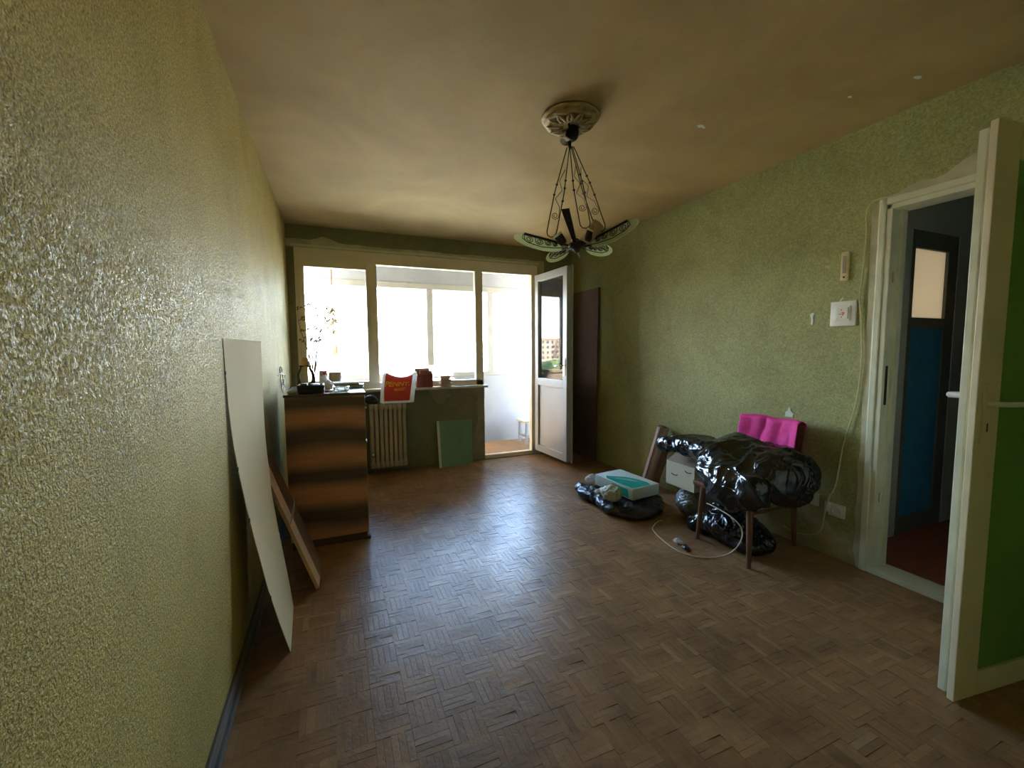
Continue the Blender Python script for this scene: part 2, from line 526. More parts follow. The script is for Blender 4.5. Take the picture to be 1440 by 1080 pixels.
def wloc(o):
    p = Vector((0, 0, 0))
    while o is not None:
        p += Vector(o.location)
        o = o.parent
    return p

def link(name, me, parent=None, base=None):
    o = bpy.data.objects.new(name, me)
    COL.objects.link(o)
    if parent is not None:
        o.parent = parent
    return o

def obj(name, mb, mats, parent=None, at=None, smooth=False):
    """one mesh object; vertices are given in world space, origin goes to at (or the parent's base)"""
    org = wloc(parent) if parent is not None else Vector((0, 0, 0))
    if at is not None:
        at = Vector(at)
    else:
        at = org
    me = bpy.data.meshes.new(name)
    me.from_pydata([v - at for v in mb.v], [], mb.f)
    mats = mats if isinstance(mats, (list, tuple)) else [mats]
    for m in mats:
        me.materials.append(m)
    if len(mats) > 1:
        me.polygons.foreach_set('material_index', mb.mi)
    bm = bmesh.new()
    bm.from_mesh(me)
    bmesh.ops.recalc_face_normals(bm, faces=bm.faces[:])
    bm.to_mesh(me)
    bm.free()
    if smooth:
        me.polygons.foreach_set('use_smooth', [True] * len(me.polygons))
        if smooth != 'all':
            me.set_sharp_from_angle(angle=radians(40))
    me.update()
    o = link(name, me, parent)
    o.location = at - org
    return o

def thing(name, label, cat, loc, group=None):
    o = bpy.data.objects.new(name, None)
    o.empty_display_size = 0.05
    COL.objects.link(o)
    o.location = loc
    return tag(o, label, cat, group)

def tag(o, label, cat, group=None):
    o['label'] = label
    o['category'] = cat
    if group:
        o['group'] = group
    return o

def struct(o):
    o['kind'] = 'structure'
    return o

def blob(name, balls, voxel, mtl, parent=None, at=None, amp=0.012, freq=9.0, floor=None, seed=0.0, fine=0.004, wallx=None, squash=None):
    """one crumpled plastic surface grown over several ellipsoids (centre, radii)"""
    bm = bmesh.new()
    for c, r in balls:
        g = bmesh.ops.create_icosphere(bm, subdivisions=3, radius=1.0)
        for v in g['verts']:
            v.co = Vector((c[0] + v.co.x * r[0], c[1] + v.co.y * r[1], c[2] + v.co.z * r[2]))
    me = bpy.data.meshes.new(name)
    bm.to_mesh(me)
    bm.free()
    tmp = bpy.data.objects.new('tmp', me)
    COL.objects.link(tmp)
    md = tmp.modifiers.new('r', 'REMESH')
    md.mode = 'VOXEL'
    md.voxel_size = voxel
    sm = tmp.modifiers.new('s', 'SMOOTH')
    sm.iterations = 6
    sm.factor = 0.6
    dg = bpy.context.evaluated_depsgraph_get()
    ev = tmp.evaluated_get(dg)
    m2 = bpy.data.meshes.new_from_object(ev)
    bpy.data.objects.remove(tmp)
    off = Vector((seed * 3.1, seed * 1.7, seed * 2.3))
    nrms = [v.normal.copy() for v in m2.vertices]
    for v, n in zip(m2.vertices, nrms):
        p = v.co
        q = p * freq + off
        q = q + Vector((noise.noise(q * 0.7), noise.noise(q * 0.7 + Vector((5, 2, 1))), noise.noise(q * 0.7 + Vector((1, 7, 3))))) * 0.9
        a = 1.0 - 2.4 * abs(noise.noise(q)) ** 0.8
        b = 1.0 - 2.4 * abs(noise.noise(q * 2.1 + Vector((9, 9, 9)))) ** 0.8
        p = p + n * (amp * a + fine * b)
        if floor is not None:
            p.z = max(p.z, floor + 0.001)
        if wallx is not None:
            p.x = min(p.x, wallx)
        v.co = p
    org = wloc(parent) if parent is not None else Vector((0, 0, 0))
    at = Vector(at) if at is not None else org
    for v in m2.vertices:
        v.co -= at
    m2.materials.clear()
    m2.materials.append(mtl)
    m2.polygons.foreach_set('use_smooth', [True] * len(m2.polygons))
    m2.update()
    m2.name = name
    o = link(name, m2, parent)
    o.location = at - org
    return o

def jag(a, b, n, amp, nrm):
    """points from a to b (b excluded) with a torn edge"""
    a, b, nrm = Vector(a), Vector(b), Vector(nrm)
    return [a.lerp(b, i / n) + nrm * (random.uniform(-amp, amp) if i else 0.0) for i in range(n)]

def rz(deg):
    return Matrix.Rotation(radians(deg), 3, 'Z')

# ================================================================== SETTING
# ------------------------------------------------------------------ floor of basket-weave parquet
NBX = 27
BS = W / NBX
NBY = 46
floor = struct(obj('floor', MB().box((-0.1, REAR - 0.1, -0.10), (W + 0.1, D + 0.02, -0.009)), M_gap))

def block_strips(mb, cx, cy, across):
    w = BS / 5.0
    for k in range(5):
        u0, u1 = -BS / 2 + k * w + 0.0002, -BS / 2 + (k + 1) * w - 0.0002
        v0, v1 = -BS / 2 + 0.0002, BS / 2 - 0.0002
        h = random.uniform(-0.0005, 0.0005)
        ta, tb = random.gauss(0, 0.013), random.gauss(0, 0.008)
        vs = []
        for z in (0, 1):
            for (u, v) in ((u0, v0), (u1, v0), (u1, v1), (u0, v1)):
                zz = (-0.009 if z == 0 else h + ta * (u - (u0 + u1) / 2) + tb * v)
                vs.append((cx + u, cy + v, zz) if not across else (cx - v, cy + u, zz))
        mb.add(vs, [(4, 5, 6, 7), (0, 1, 5, 4), (1, 2, 6, 5), (2, 3, 7, 6), (3, 0, 4, 7)])

variants = {}
for across in (False, True):
    for k in range(9):
        mb = MB()
        block_strips(mb, 0, 0, across)
        me = bpy.data.meshes.new('parquet_block')
        me.from_pydata(mb.v, [], mb.f)
        me.materials.append(M_parq)
        variants[(across, k)] = me
cpos = Vector((0.39525, 0.0, 1.29859))
cells = []
for i in range(NBX):
    for j in range(NBY):
        cx, cy = (i + 0.5) * BS, REAR + (j + 0.5) * BS
        d = Vector((cx, cy, 0)) - cpos
        zc = d.dot(F_)
        size = 0.0
        if zc > 0.2:
            px, py = 720 + 598.9 * d.dot(R_) / zc, 540 + 598.9 * d.dot(D_) / zc
            if -10 < px < 1450 and py < 1090 and not (cx > 2.45 and cy < 0.70) and not (cx < 0.17 and cy > 1.9):
                size = 1.0 / zc ** 3
        cells.append((size, i, j, cx, cy))
cells.sort(key=lambda t: -t[0])
rest = MB()
for q, (size, i, j, cx, cy) in enumerate(cells):
    across = (i + j) % 2 == 0
    if q < 300 and size > 0:
        o = link('parquet_block', variants[(across, random.randrange(9))], floor)
        o.location = (cx, cy, 0)
    else:
        block_strips(rest, cx, cy, across)
o = obj('parquet_remainder', rest, M_parq, floor)
o['kind'] = 'stuff'

# ------------------------------------------------------------------ shell
struct(obj('ceiling', MB().box((-0.1, REAR - 0.1, H), (W + 0.1, D + 0.17, H + 0.12)), M_ceil))
struct(obj('wall_left', MB().box((-0.12, REAR - 0.1, -0.1), (0, D + 0.17, H)), M_wall_left))
struct(obj('wall_front', MB().box((-0.1, REAR - 0.12, -0.1), (W + 0.1, REAR, H)), M_wall))
JY0, JY1, JZ = 0.605, 1.418, 2.080            # interior doorway in the right wall
wr = MB()
wr.box((W, REAR - 0.1, -0.1), (W + 0.12, JY0, H))
wr.box((W, JY1, -0.1), (W + 0.12, D + 0.17, H))
wr.box((W, JY0, JZ), (W + 0.12, JY1, H))
wall_right = struct(obj('wall_right', wr, M_wall))
wb = MB()
wb.box((-0.1, D, -0.1), (2.035, D + 0.17, 0.875))        # parapet under the window
wb.box((-0.1, D, 2.355), (W + 0.1, D + 0.17, H))         # lintel
wb.box((-0.1, D, 0.875), (0.066, D + 0.17, 2.355))
wb.box((2.745, D, -0.1), (W + 0.1, D + 0.17, 2.355))
wb.box((2.035, D, -0.1), (2.745, D + 0.17, 0.0))
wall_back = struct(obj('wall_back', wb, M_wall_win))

# torn plaster bands on the window wall
y0 = D - 0.004
pp = [(0.0, y0, 2.335)] + jag((2.83, y0, 2.335), (2.83, y0, 2.385), 2, 0.002, (1, 0, 0))
top = jag((2.83, y0, 2.390), (0.55, y0, 2.395), 42, 0.009, (0, 0, 1)) + [(0.50, y0, 2.402), (0.42, y0, 2.43), (0.36, y0, 2.452), (0.33, y0, 2.455), (0.29, y0, 2.432), (0.22, y0, 2.415), (0.12, y0, 2.418), (0.0, y0, 2.412)]
obj('plaster_patch', MB().prism(pp + top, (0, 0.006, 0)), M_plaster, wall_back)
pp = [(2.035, y0, 0.0), (2.035, y0, 0.872)] + [(1.80, y0, 0.872), (1.72, y0, 0.83), (1.83, y0, 0.80), (1.93, y0, 0.79), (1.955, y0, 0.74), (1.93, y0, 0.66), (1.945, y0, 0.55), (1.95, y0, 0.47), (1.92, y0, 0.40), (1.90, y0, 0.33), (1.875, y0, 0.25), (1.90, y0, 0.18), (1.885, y0, 0.10), (1.895, y0, 0.0)]
obj('plaster_patch', MB().prism(pp, (0, 0.006, 0)), M_plaster_grey, wall_back)
pp = [(1.36, y0, 0.872), (1.62, y0, 0.872), (1.60, y0, 0.83), (1.63, y0, 0.79), (1.57, y0, 0.765), (1.545, y0, 0.71), (1.50, y0, 0.695), (1.455, y0, 0.715), (1.43, y0, 0.77), (1.395, y0, 0.82)]
obj('plaster_patch', MB().prism(pp, (0, 0.006, 0)), M_plaster_grey, wall_back)
obj('plaster_patch', MB().prism([(2.745, y0, 0.0), (2.80, y0, 0.0), (2.815, y0, 0.6), (2.80, y0, 1.3), (2.825, y0, 2.0), (2.83, y0, 2.36), (2.745, y0, 2.36)], (0, 0.006, 0)), M_plaster, wall_back)

# bare and peeling plaster on the right wall
x0 = W - 0.003
def patch_r(pts, m=M_plaster, nm='plaster_patch'):
    big = max(p[1] for p in pts) - min(p[1] for p in pts) > 0.12
    if big:
        q = []
        for (a, b), (c, d) in zip(pts, pts[1:] + pts[:1]):
            n = max(1, int(math.hypot(c - a, d - b) / 0.014))
            for i in range(n):
                t = i / n
                j = 0.006 if (b > 0.004 or d > 0.004) and a > 1.495 else 0.0
                q.append((a + (c - a) * t + random.uniform(-j, j), max(0.0, b + (d - b) * t + random.uniform(-j, j))))
        pts = q
    return obj(nm, MB().prism([(x0, y, z) for y, z in pts], (0.006, 0, 0)), m, wall_right)
patch_r([(1.62, 0.0), (1.49, 0.0), (1.49, 0.12), (1.53, 0.16), (1.58, 0.13), (1.62, 0.18), (1.66, 0.22), (1.72, 0.25), (1.78, 0.22), (1.76, 0.13), (1.70, 0.10), (1.66, 0.05)], M_ochre)
patch_r([(1.95, 0.0), (1.70, 0.0), (1.74, 0.05), (1.80, 0.085), (1.86, 0.13), (1.92, 0.12), (1.99, 0.15), (2.1, 0.09), (2.2, 0.05), (2.3, 0.0)], M_ochre)
patch_r([(1.80, 1.455), (1.79, 1.45), (1.785, 1.47), (1.79, 1.50), (1.78, 1.522), (1.795, 1.527), (1.808, 1.515), (1.80, 1.49)], M_pack)
patch_r([(1.94, 0.84), (1.89, 0.84), (1.885, 0.865), (1.905, 0.88), (1.905, 0.90), (1.92, 0.905), (1.925, 0.88), (1.94, 0.87)], M_pack)
patch_r([(1.64, 1.585), (1.63, 1.583), (1.615, 1.60), (1.62, 1.605)], M_pack)
patch_r([(1.735, 1.80), (1.70, 1.785), (1.705, 1.80), (1.725, 1.812)], M_plaster)
ceil_o = bpy.data.objects['ceiling']
for cx, cy, s in ((2.343, 1.892, 0.022), (2.375, 1.90, 0.012), (2.938, 1.187, 0.020), (2.817, 1.403, 0.012)):
    pts = [(cx + s * cos(a) * random.uniform(0.6, 1.3), cy + 0.6 * s * sin(a) * random.uniform(0.6, 1.3), H - 0.002) for a in [2 * pi * q / 9 for q in range(9)]]
    obj('paint_chip', MB().prism(pts, (0, 0, 0.004)), M_pack, ceil_o)

# baseboard, left
bb = MB()
bb.box((0.0, REAR, 0.0), (0.012, D, 0.075), bev=0.003)
bb.box((0.0, REAR, 0.0), (0.024, D, 0.028), bev=0.004)
struct(obj('baseboard_left', bb, M_base))

# ------------------------------------------------------------------ window beside the balcony door
YF = D + 0.003
win = struct(thing('window_1', '', '', (1.0, D + 0.03, 0.9)))
for key in ('label', 'category'):
    del win[key]
def bar(a, b, parent=win, name='frame_bar', m=M_upvc, bev=0.006):
    return obj(name, MB().box(a, b, bev=bev), m, parent)
FT = 0.07
bar((0.068, YF, 2.215), (2.745, YF + FT, 2.355))                 # head
bar((0.068, YF, 0.900), (2.035, YF + FT, 0.965))                 # bottom rail
bar((0.068, YF, 0.965), (0.105, YF + FT, 2.215))                 # left stile
bar((0.770, YF, 0.965), (0.848, YF + FT, 2.215))                 # mullion
bar((1.940, YF, 0.900), (2.030, YF + FT, 2.215))                 # post beside the door
bar((1.952, YF, 0.000), (2.030, YF + FT, 0.900))
bar((2.660, YF, 0.000), (2.745, YF + FT, 2.215))                 # right door post
bar((2.030, YF, 0.000), (2.660, YF + FT, 0.045), name='threshold')
sash = obj('sash', MB().box((0.105, YF - 0.012, 0.955), (0.150, YF + 0.05, 2.215), bev=0.004).box((0.738, YF - 0.012, 0.955), (0.772, YF + 0.05, 2.215), bev=0.004)
           .box((0.150, YF - 0.012, 2.150), (0.738, YF + 0.05, 2.215), bev=0.004).box((0.150, YF - 0.012, 0.955), (0.738, YF + 0.05, 0.985), bev=0.004), M_upvc, win)
obj('glass_pane', MB().box((0.145, YF + 0.022, 0.98), (0.742, YF + 0.028, 2.155)), M_glass, win)
obj('glass_pane', MB().box((0.846, YF + 0.030, 0.96), (1.942, YF + 0.036, 2.218)), M_glass, win)
struct(obj('trim_1', MB().box((0.045, D - 0.014, 2.345), (2.760, D + 0.01, 2.366), bev=0.004), M_paint))
struct(obj('trim_2', MB().box((0.035, D - 0.120, 0.875), (2.045, D + 0.004, 0.900), bev=0.006), M_sill))

# ------------------------------------------------------------------ balcony door, swung open into the room
d1 = struct(thing('door_1', '', '', (2.69, 4.755, 0.05)))
for key in ('label', 'category'):
    del d1[key]
LEAF = []
def leafbox(a, b, bev=0.004):
    """leaf coordinates: u from hinge to free edge, t thickness away from the visible face, z"""
    return MB().box((a[0], a[1], a[2]), (b[0], b[1], b[2]), bev=bev)
ang = atan2(4.045 - 4.755, 2.735 - 2.69)
mleaf = Matrix.Translation((2.69, 4.755, 0.0)) @ Matrix.Rotation(ang, 4, 'Z')
LW_ = 0.705
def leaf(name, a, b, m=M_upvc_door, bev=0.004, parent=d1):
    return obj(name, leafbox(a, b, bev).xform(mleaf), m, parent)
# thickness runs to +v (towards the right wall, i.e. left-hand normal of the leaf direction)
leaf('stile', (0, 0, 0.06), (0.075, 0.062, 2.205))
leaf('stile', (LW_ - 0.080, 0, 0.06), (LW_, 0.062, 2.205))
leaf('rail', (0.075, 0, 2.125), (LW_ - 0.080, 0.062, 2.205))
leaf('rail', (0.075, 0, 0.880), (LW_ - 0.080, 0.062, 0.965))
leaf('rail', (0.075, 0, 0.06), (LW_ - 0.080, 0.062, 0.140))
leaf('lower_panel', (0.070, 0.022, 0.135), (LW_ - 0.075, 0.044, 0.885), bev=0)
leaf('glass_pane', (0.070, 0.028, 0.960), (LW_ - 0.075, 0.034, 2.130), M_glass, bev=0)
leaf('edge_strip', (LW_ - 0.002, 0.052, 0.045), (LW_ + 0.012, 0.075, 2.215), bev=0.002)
hp = leaf('handle_plate', (LW_ - 0.056, -0.008, 1.02), (LW_ - 0.028, 0.0, 1.21), M_chrome, 0.002)
hb = MB().tube([(LW_ - 0.042, -0.004, 1.135), (LW_ - 0.042, -0.05, 1.135), (LW_ - 0.055, -0.058, 1.134), (LW_ - 0.155, -0.056, 1.125)], 0.0085, 8).xform(mleaf)
obj('lever', hb, M_chrome, hp, smooth=True)

# ------------------------------------------------------------------ glazed balcony beyond
BY = 5.70
o = struct(obj('floor_balcony', MB().box((-1.2, D + 0.02, -0.12), (4.3, BY + 0.12, 0.0)), M_balc_floor))
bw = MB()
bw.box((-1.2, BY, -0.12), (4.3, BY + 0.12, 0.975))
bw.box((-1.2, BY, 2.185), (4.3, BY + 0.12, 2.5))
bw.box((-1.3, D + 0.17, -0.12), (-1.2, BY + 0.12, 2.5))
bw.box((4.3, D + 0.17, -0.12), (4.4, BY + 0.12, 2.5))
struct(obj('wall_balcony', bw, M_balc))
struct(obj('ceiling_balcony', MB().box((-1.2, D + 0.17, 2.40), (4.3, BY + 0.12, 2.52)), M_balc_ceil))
w2 = struct(thing('window_2', '', '', (1.6, BY, 0.975)))
for key in ('label', 'category'):
    del w2[key]
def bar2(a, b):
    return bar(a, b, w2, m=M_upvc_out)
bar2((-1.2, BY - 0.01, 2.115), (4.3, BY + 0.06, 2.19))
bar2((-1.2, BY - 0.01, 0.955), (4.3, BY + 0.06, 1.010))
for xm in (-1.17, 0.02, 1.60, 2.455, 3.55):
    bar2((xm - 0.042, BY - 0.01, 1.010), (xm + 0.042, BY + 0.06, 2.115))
xs = [-1.17, 0.02, 1.60, 2.455, 3.55, 4.34]
for a, b in zip(xs[:-1], xs[1:]):
    obj('glass_pane', MB().box((a + 0.04, BY + 0.02, 1.005), (b - 0.04, BY + 0.026, 2.12)), M_glass, w2)

# ------------------------------------------------------------------ interior doorway, hall behind it
df = struct(thing('trim_3', '', '', (W, JY1, 0.0)))
for key in ('label', 'category'):
    del df[key]
obj('jamb', MB().box((W - 0.012, JY1 - 0.028, 0.0), (W + 0.125, JY1, JZ), bev=0.004).box((W + 0.05, JY1 - 0.045, 0.0), (W + 0.10, JY1 - 0.02, JZ), bev=0.003), M_paint, df)
obj('jamb', MB().box((W - 0.012, JY0, 0.0), (W + 0.125, JY0 + 0.028, JZ), bev=0.004), M_paint, df)
obj('head', MB().box((W - 0.012, JY0, JZ - 0.028), (W + 0.125, JY1, JZ), bev=0.004), M_paint, df)
obj('casing', MB().box((W - 0.018, JY1, 0.0), (W + 0.01, JY1 + 0.034, JZ + 0.036), bev=0.006), M_paint, df)
obj('casing', MB().box((W - 0.018, JY0 - 0.065, 0.0), (W + 0.01, JY0, JZ + 0.036), bev=0.006), M_paint, df)
obj('casing', MB().box((W - 0.018, JY0, JZ), (W + 0.01, JY1, JZ + 0.036), bev=0.006), M_paint, df)
obj('threshold', MB().box((W - 0.015, JY0, 0.0), (W + 0.125, JY1, 0.035), bev=0.006), M_paint, df)
for z, dz in ((1.66, 0.028), (0.42, 0.026)):
    obj('strike_plate', MB().box((W + 0.018, JY1 - 0.0295, z), (W + 0.030, JY1 - 0.0275, z + dz * 2)), M_chrome, df)
obj('strike_plate', MB().box((W + 0.010, JY1 - 0.0295, 0.98), (W + 0.032, JY1 - 0.0275, 1.20)), M_iron, df)
# ragged plaster round the casing
pts = [(JY1 + 0.030, 0.0), (JY1 + 0.030, JZ + 0.032), (JY0 - 0.06, JZ + 0.032), (JY0 - 0.06, JZ + 0.15)]
torn = [(0.70, 2.195), (0.80, 2.205), (0.90, 2.19), (0.96, 2.20), (1.00, 2.225), (1.03, 2.205), (1.08, 2.215), (1.12, 2.20), (1.18, 2.16), (1.22, 2.15), (1.27, 2.16), (1.33, 2.15), (1.37, 2.13), (1.43, 2.125), (1.47, 2.10), (1.495, 2.06)]
side = [(1.490 + random.uniform(-0.008, 0.008), 2.0 - 0.1 * q) for q in range(20)] + [(1.47, 0.0)]
pb = MB().prism([(x0 - 0.001, y, z) for y, z in pts + torn + side], (0.006, 0, 0))
obj('plaster_patch', pb, M_plaster, wall_right)

HX = 4.85
hh = MB()
hh.box((W + 0.12, 1.62, 0.0), (3.93, 1.72, 2.5)).box((4.52, 1.62, 0.0), (HX, 1.72, 2.5)).box((3.93, 1.62, 2.08), (4.52, 1.72, 2.5))
hh.box((HX, -0.3, 0.0), (HX + 0.1, 1.72, 2.5)).box((W + 0.12, -0.4, 0.0), (HX, -0.3, 2.5))
struct(obj('wall_hall', hh, M_hall))
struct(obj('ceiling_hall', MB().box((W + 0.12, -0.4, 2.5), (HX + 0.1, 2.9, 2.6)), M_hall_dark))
struct(obj('floor_hall', MB().box((W + 0.02, -0.4, -0.1), (HX + 0.1, 2.9, 0.003)), M_hall_floor))
kk = MB()
kk.box((3.6, 1.72, 0.0), (3.7, 2.9, 2.5)).box((4.75, 1.72, 0.0), (4.85, 2.9, 2.5)).box((3.6, 2.8, 0.0), (4.85, 2.9, 2.5))
struct(obj('wall_kitchen', kk, M_balc))
d3 = struct(thing('door_3', '', '', (3.93, 1.64, 0.0)))
for key in ('label', 'category'):
    del d3[key]
def hbox(n, a, b, m):
    return obj(n, MB().box(a, b, bev=0.004), m, d3)
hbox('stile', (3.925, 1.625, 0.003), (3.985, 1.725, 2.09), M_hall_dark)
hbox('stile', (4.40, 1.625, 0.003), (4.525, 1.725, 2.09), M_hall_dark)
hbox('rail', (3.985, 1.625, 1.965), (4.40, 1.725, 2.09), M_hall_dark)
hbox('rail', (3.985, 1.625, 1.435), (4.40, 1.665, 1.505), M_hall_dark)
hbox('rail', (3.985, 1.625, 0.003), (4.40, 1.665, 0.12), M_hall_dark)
hbox('frosted_pane', (3.98, 1.643, 1.50), (4.405, 1.649, 1.97), M_frost)
hbox('lower_panel', (3.98, 1.635, 0.115), (4.405, 1.655, 1.44), M_blue)
kl = bpy.data.lights.new('kitchen_daylight', 'AREA')
kl.energy = 4.5
kl.size = 0.8
kl.color = (1.0, 0.92, 0.80)
klo = bpy.data.objects.new('kitchen_daylight', kl)
COL.objects.link(klo)
klo.location = (4.2, 2.7, 1.6)
klo.rotation_euler = (radians(-90), 0, 0)

wd = thing('hall_cupboard', 'orange brown cupboard standing in the dark hall beyond the open door', 'cupboard', (4.6, 1.25, 0.0))
obj('body', MB().box((4.50, 0.75, 0.0), (4.83, 1.50, 1.72), bev=0.005), M_brown, wd)
obj('door', MB().box((4.485, 0.76, 0.06), (4.50, 1.12, 1.70), bev=0.003), M_chip, wd)
obj('door', MB().box((4.485, 1.13, 0.06), (4.50, 1.49, 1.70), bev=0.003), M_chip, wd)

# ------------------------------------------------------------------ interior door leaf, swung into the room
d2 = struct(thing('door_2', '', '', (W, 0.62, 0.0)))
for key in ('label', 'category'):
    del d2[key]
hx, hy, ex, ey = W - 0.01, 0.625, 2.441, 0.729
L2 = sqrt((ex - hx) ** 2 + (ey - hy) ** 2)
m2_ = Matrix.Translation((hx, hy, 0.0)) @ Matrix.Rotation(atan2(ey - hy, ex - hx), 4, 'Z')
# u: hinge -> free edge, v: +v is the camera side, thickness goes to -v
def dl(name, a, b, m, bev=0.003, parent=d2):
    return obj(name, MB().box(a, b, bev=bev).xform(m2_), m, parent)
S2 = 0.118
dl('stile', (L2 - S2, -0.022, 0.006), (L2, 0.0, 2.052), M_door_stile)
dl('stile', (0.0, -0.022, 0.006), (S2, 0.0, 2.052), M_door_stile)
dl('rail', (S2, -0.022, 1.935), (L2 - S2, 0.0, 2.052), M_door_stile)
dl('rail', (S2, -0.022, 0.006), (L2 - S2, 0.0, 0.098), M_door_stile)
dl('panel', (S2 - 0.01, -0.020, 0.09), (L2 - S2 + 0.01, -0.010, 1.94), M_door_green, bev=0)
dl('core', (0.012, -0.036, 0.02), (L2 - 0.030, -0.0215, 2.038), M_plaster_grey, bev=0)
dl('rebate_face', (0.012, -0.060, 0.012), (L2 - 0.018, -0.0365, 2.040), M_paint)
dl('lock_plate', (L2 - 0.0302, -0.034, 0.98), (L2 - 0.028, -0.0225, 1.19), M_chrome, 0)
pl_ = dl('handle_plate', (L2 - 0.075, 0.0, 0.965), (L2 - 0.022, 0.006, 1.175), M_door_stile, 0.002)
obj('keyhole', MB().box((L2 - 0.052, 0.0055, 1.005), (L2 - 0.046, 0.0068, 1.035)).xform(m2_), M_black, pl_)
obj('lever', MB().tube([(L2 - 0.05, 0.004, 1.105), (L2 - 0.05, 0.042, 1.105), (L2 - 0.062, 0.05, 1.105), (L2 - 0.17, 0.05, 1.102)], 0.0095, 10).xform(m2_), M_white, pl_, smooth=True)
pl2 = dl('handle_plate', (L2 - 0.078, -0.066, 0.985), (L2 - 0.030, -0.060, 1.185), M_white, 0.002)
obj('lever', MB().tube([(L2 - 0.05, -0.063, 1.125), (L2 - 0.05, -0.105, 1.125), (L2 - 0.062, -0.112, 1.125), (L2 - 0.15, -0.110, 1.122)], 0.0105, 10).xform(m2_), M_white, pl2, smooth=True)

# ================================================================== THINGS
# ------------------------------------------------------------------ tall cabinet, left of the radiator
CX0, CX1, CY0, CY1, CZ = 0.095, 0.580, 3.045, 3.78, 1.026
cab = thing('cabinet', 'tall dark cabinet with level bands of brown veneer standing before the window', 'cabinet', (0.34, 3.4, 0.0))
obj('side_panel', MB().box((CX0, CY0, 0.05), (CX1, CY0 + 0.02, CZ - 0.018), bev=0.002), M_veneer, cab)
obj('back_panel', MB().box((CX0, CY0 + 0.021, 0.05), (CX0 + 0.015, CY1 - 0.021, CZ - 0.018)), M_brown, cab)
obj('side_panel', MB().box((CX0, CY1 - 0.02, 0.05), (CX1, CY1, CZ - 0.018), bev=0.002), M_veneer, cab)
obj('top_panel', MB().box((CX0 - 0.006, CY0 - 0.006, CZ - 0.018), (CX1 + 0.008, CY1 + 0.004, CZ), bev=0.003), M_wood_edge, cab)
obj('plinth', MB().box((CX0 + 0.01, CY0 + 0.001, 0.0), (CX1 - 0.012, CY1 - 0.01, 0.05)), M_wood_edge, cab)
obj('foot', MB().box((CX1 - 0.035, CY0 - 0.008, 0.0), (CX1 + 0.012, CY0 + 0.03, 0.022), bev=0.003), M_wood_edge, cab)
for k in range(2):
    yy = CY0 + 0.024 + k * 0.345
    dr = obj('door', MB().box((CX1 - 0.016, yy, 0.06), (CX1 + 0.002, yy + 0.34, CZ - 0.022), bev=0.002), M_veneer, cab)
    obj('knob', MB().lathe([(0.006, 0.0), (0.006, 0.012), (0.013, 0.018), (0.010, 0.026), (0.0, 0.028)], (CX1 + 0.002, yy + (0.31 if k == 0 else 0.03), 0.62), 12, axis=(1, 0, 0)), M_chrome, dr, smooth=True)

# ------------------------------------------------------------------ things on the cabinet top
jar = thing('glass_jar', 'big clear glass jar with a round shoulder standing on the dark cabinet', 'jar', (0.200, 3.50, CZ))
prof = [(0.0, 0.004), (0.058, 0.0), (0.064, 0.01), (0.065, 0.10), (0.058, 0.13), (0.040, 0.15), (0.038, 0.165), (0.042, 0.168), (0.042, 0.174), (0.036, 0.174), (0.036, 0.150), (0.054, 0.128), (0.061, 0.10), (0.061, 0.012), (0.0, 0.010)]
obj('body', MB().lathe(prof, (0.200, 3.50, CZ), 28), M_jar, jar, smooth='all')
obj('handle', MB().tube([(0.262, 3.50, CZ + 0.12), (0.285, 3.50, CZ + 0.115), (0.292, 3.50, CZ + 0.08), (0.285, 3.50, CZ + 0.045), (0.264, 3.50, CZ + 0.03)], 0.006, 8), M_jar, jar, smooth=True)
obj('stopper', MB().lathe([(0.0, 0.160), (0.032, 0.160), (0.034, 0.178), (0.031, 0.20), (0.024, 0.206), (0.023, 0.222), (0.014, 0.232), (0.0, 0.234)], (0.200, 3.50, CZ), 18), M_chip, jar, smooth=True)

tray = thing('black_tray', 'low black box shaped tray on the cabinet top before the glass jar', 'tray', (0.25, 3.22, CZ))
obj('base', MB().box((0.165, 3.13, CZ), (0.330, 3.30, CZ + 0.028), bev=0.006), M_black, tray)
obj('rim', MB().box((0.165, 3.13, CZ + 0.028), (0.330, 3.142, CZ + 0.052), bev=0.003).box((0.165, 3.288, CZ + 0.028), (0.330, 3.30, CZ + 0.052), bev=0.003)
    .box((0.165, 3.142, CZ + 0.028), (0.177, 3.288, CZ + 0.052), bev=0.003).box((0.318, 3.142, CZ + 0.028), (0.330, 3.288, CZ + 0.052), bev=0.003), M_black, tray)
obj('remote_block', MB().box((0.185, 3.16, CZ + 0.029), (0.225, 3.28, CZ + 0.060), bev=0.006).box((0.24, 3.17, CZ + 0.029), (0.30, 3.27, CZ + 0.056), bev=0.008), M_black, tray)

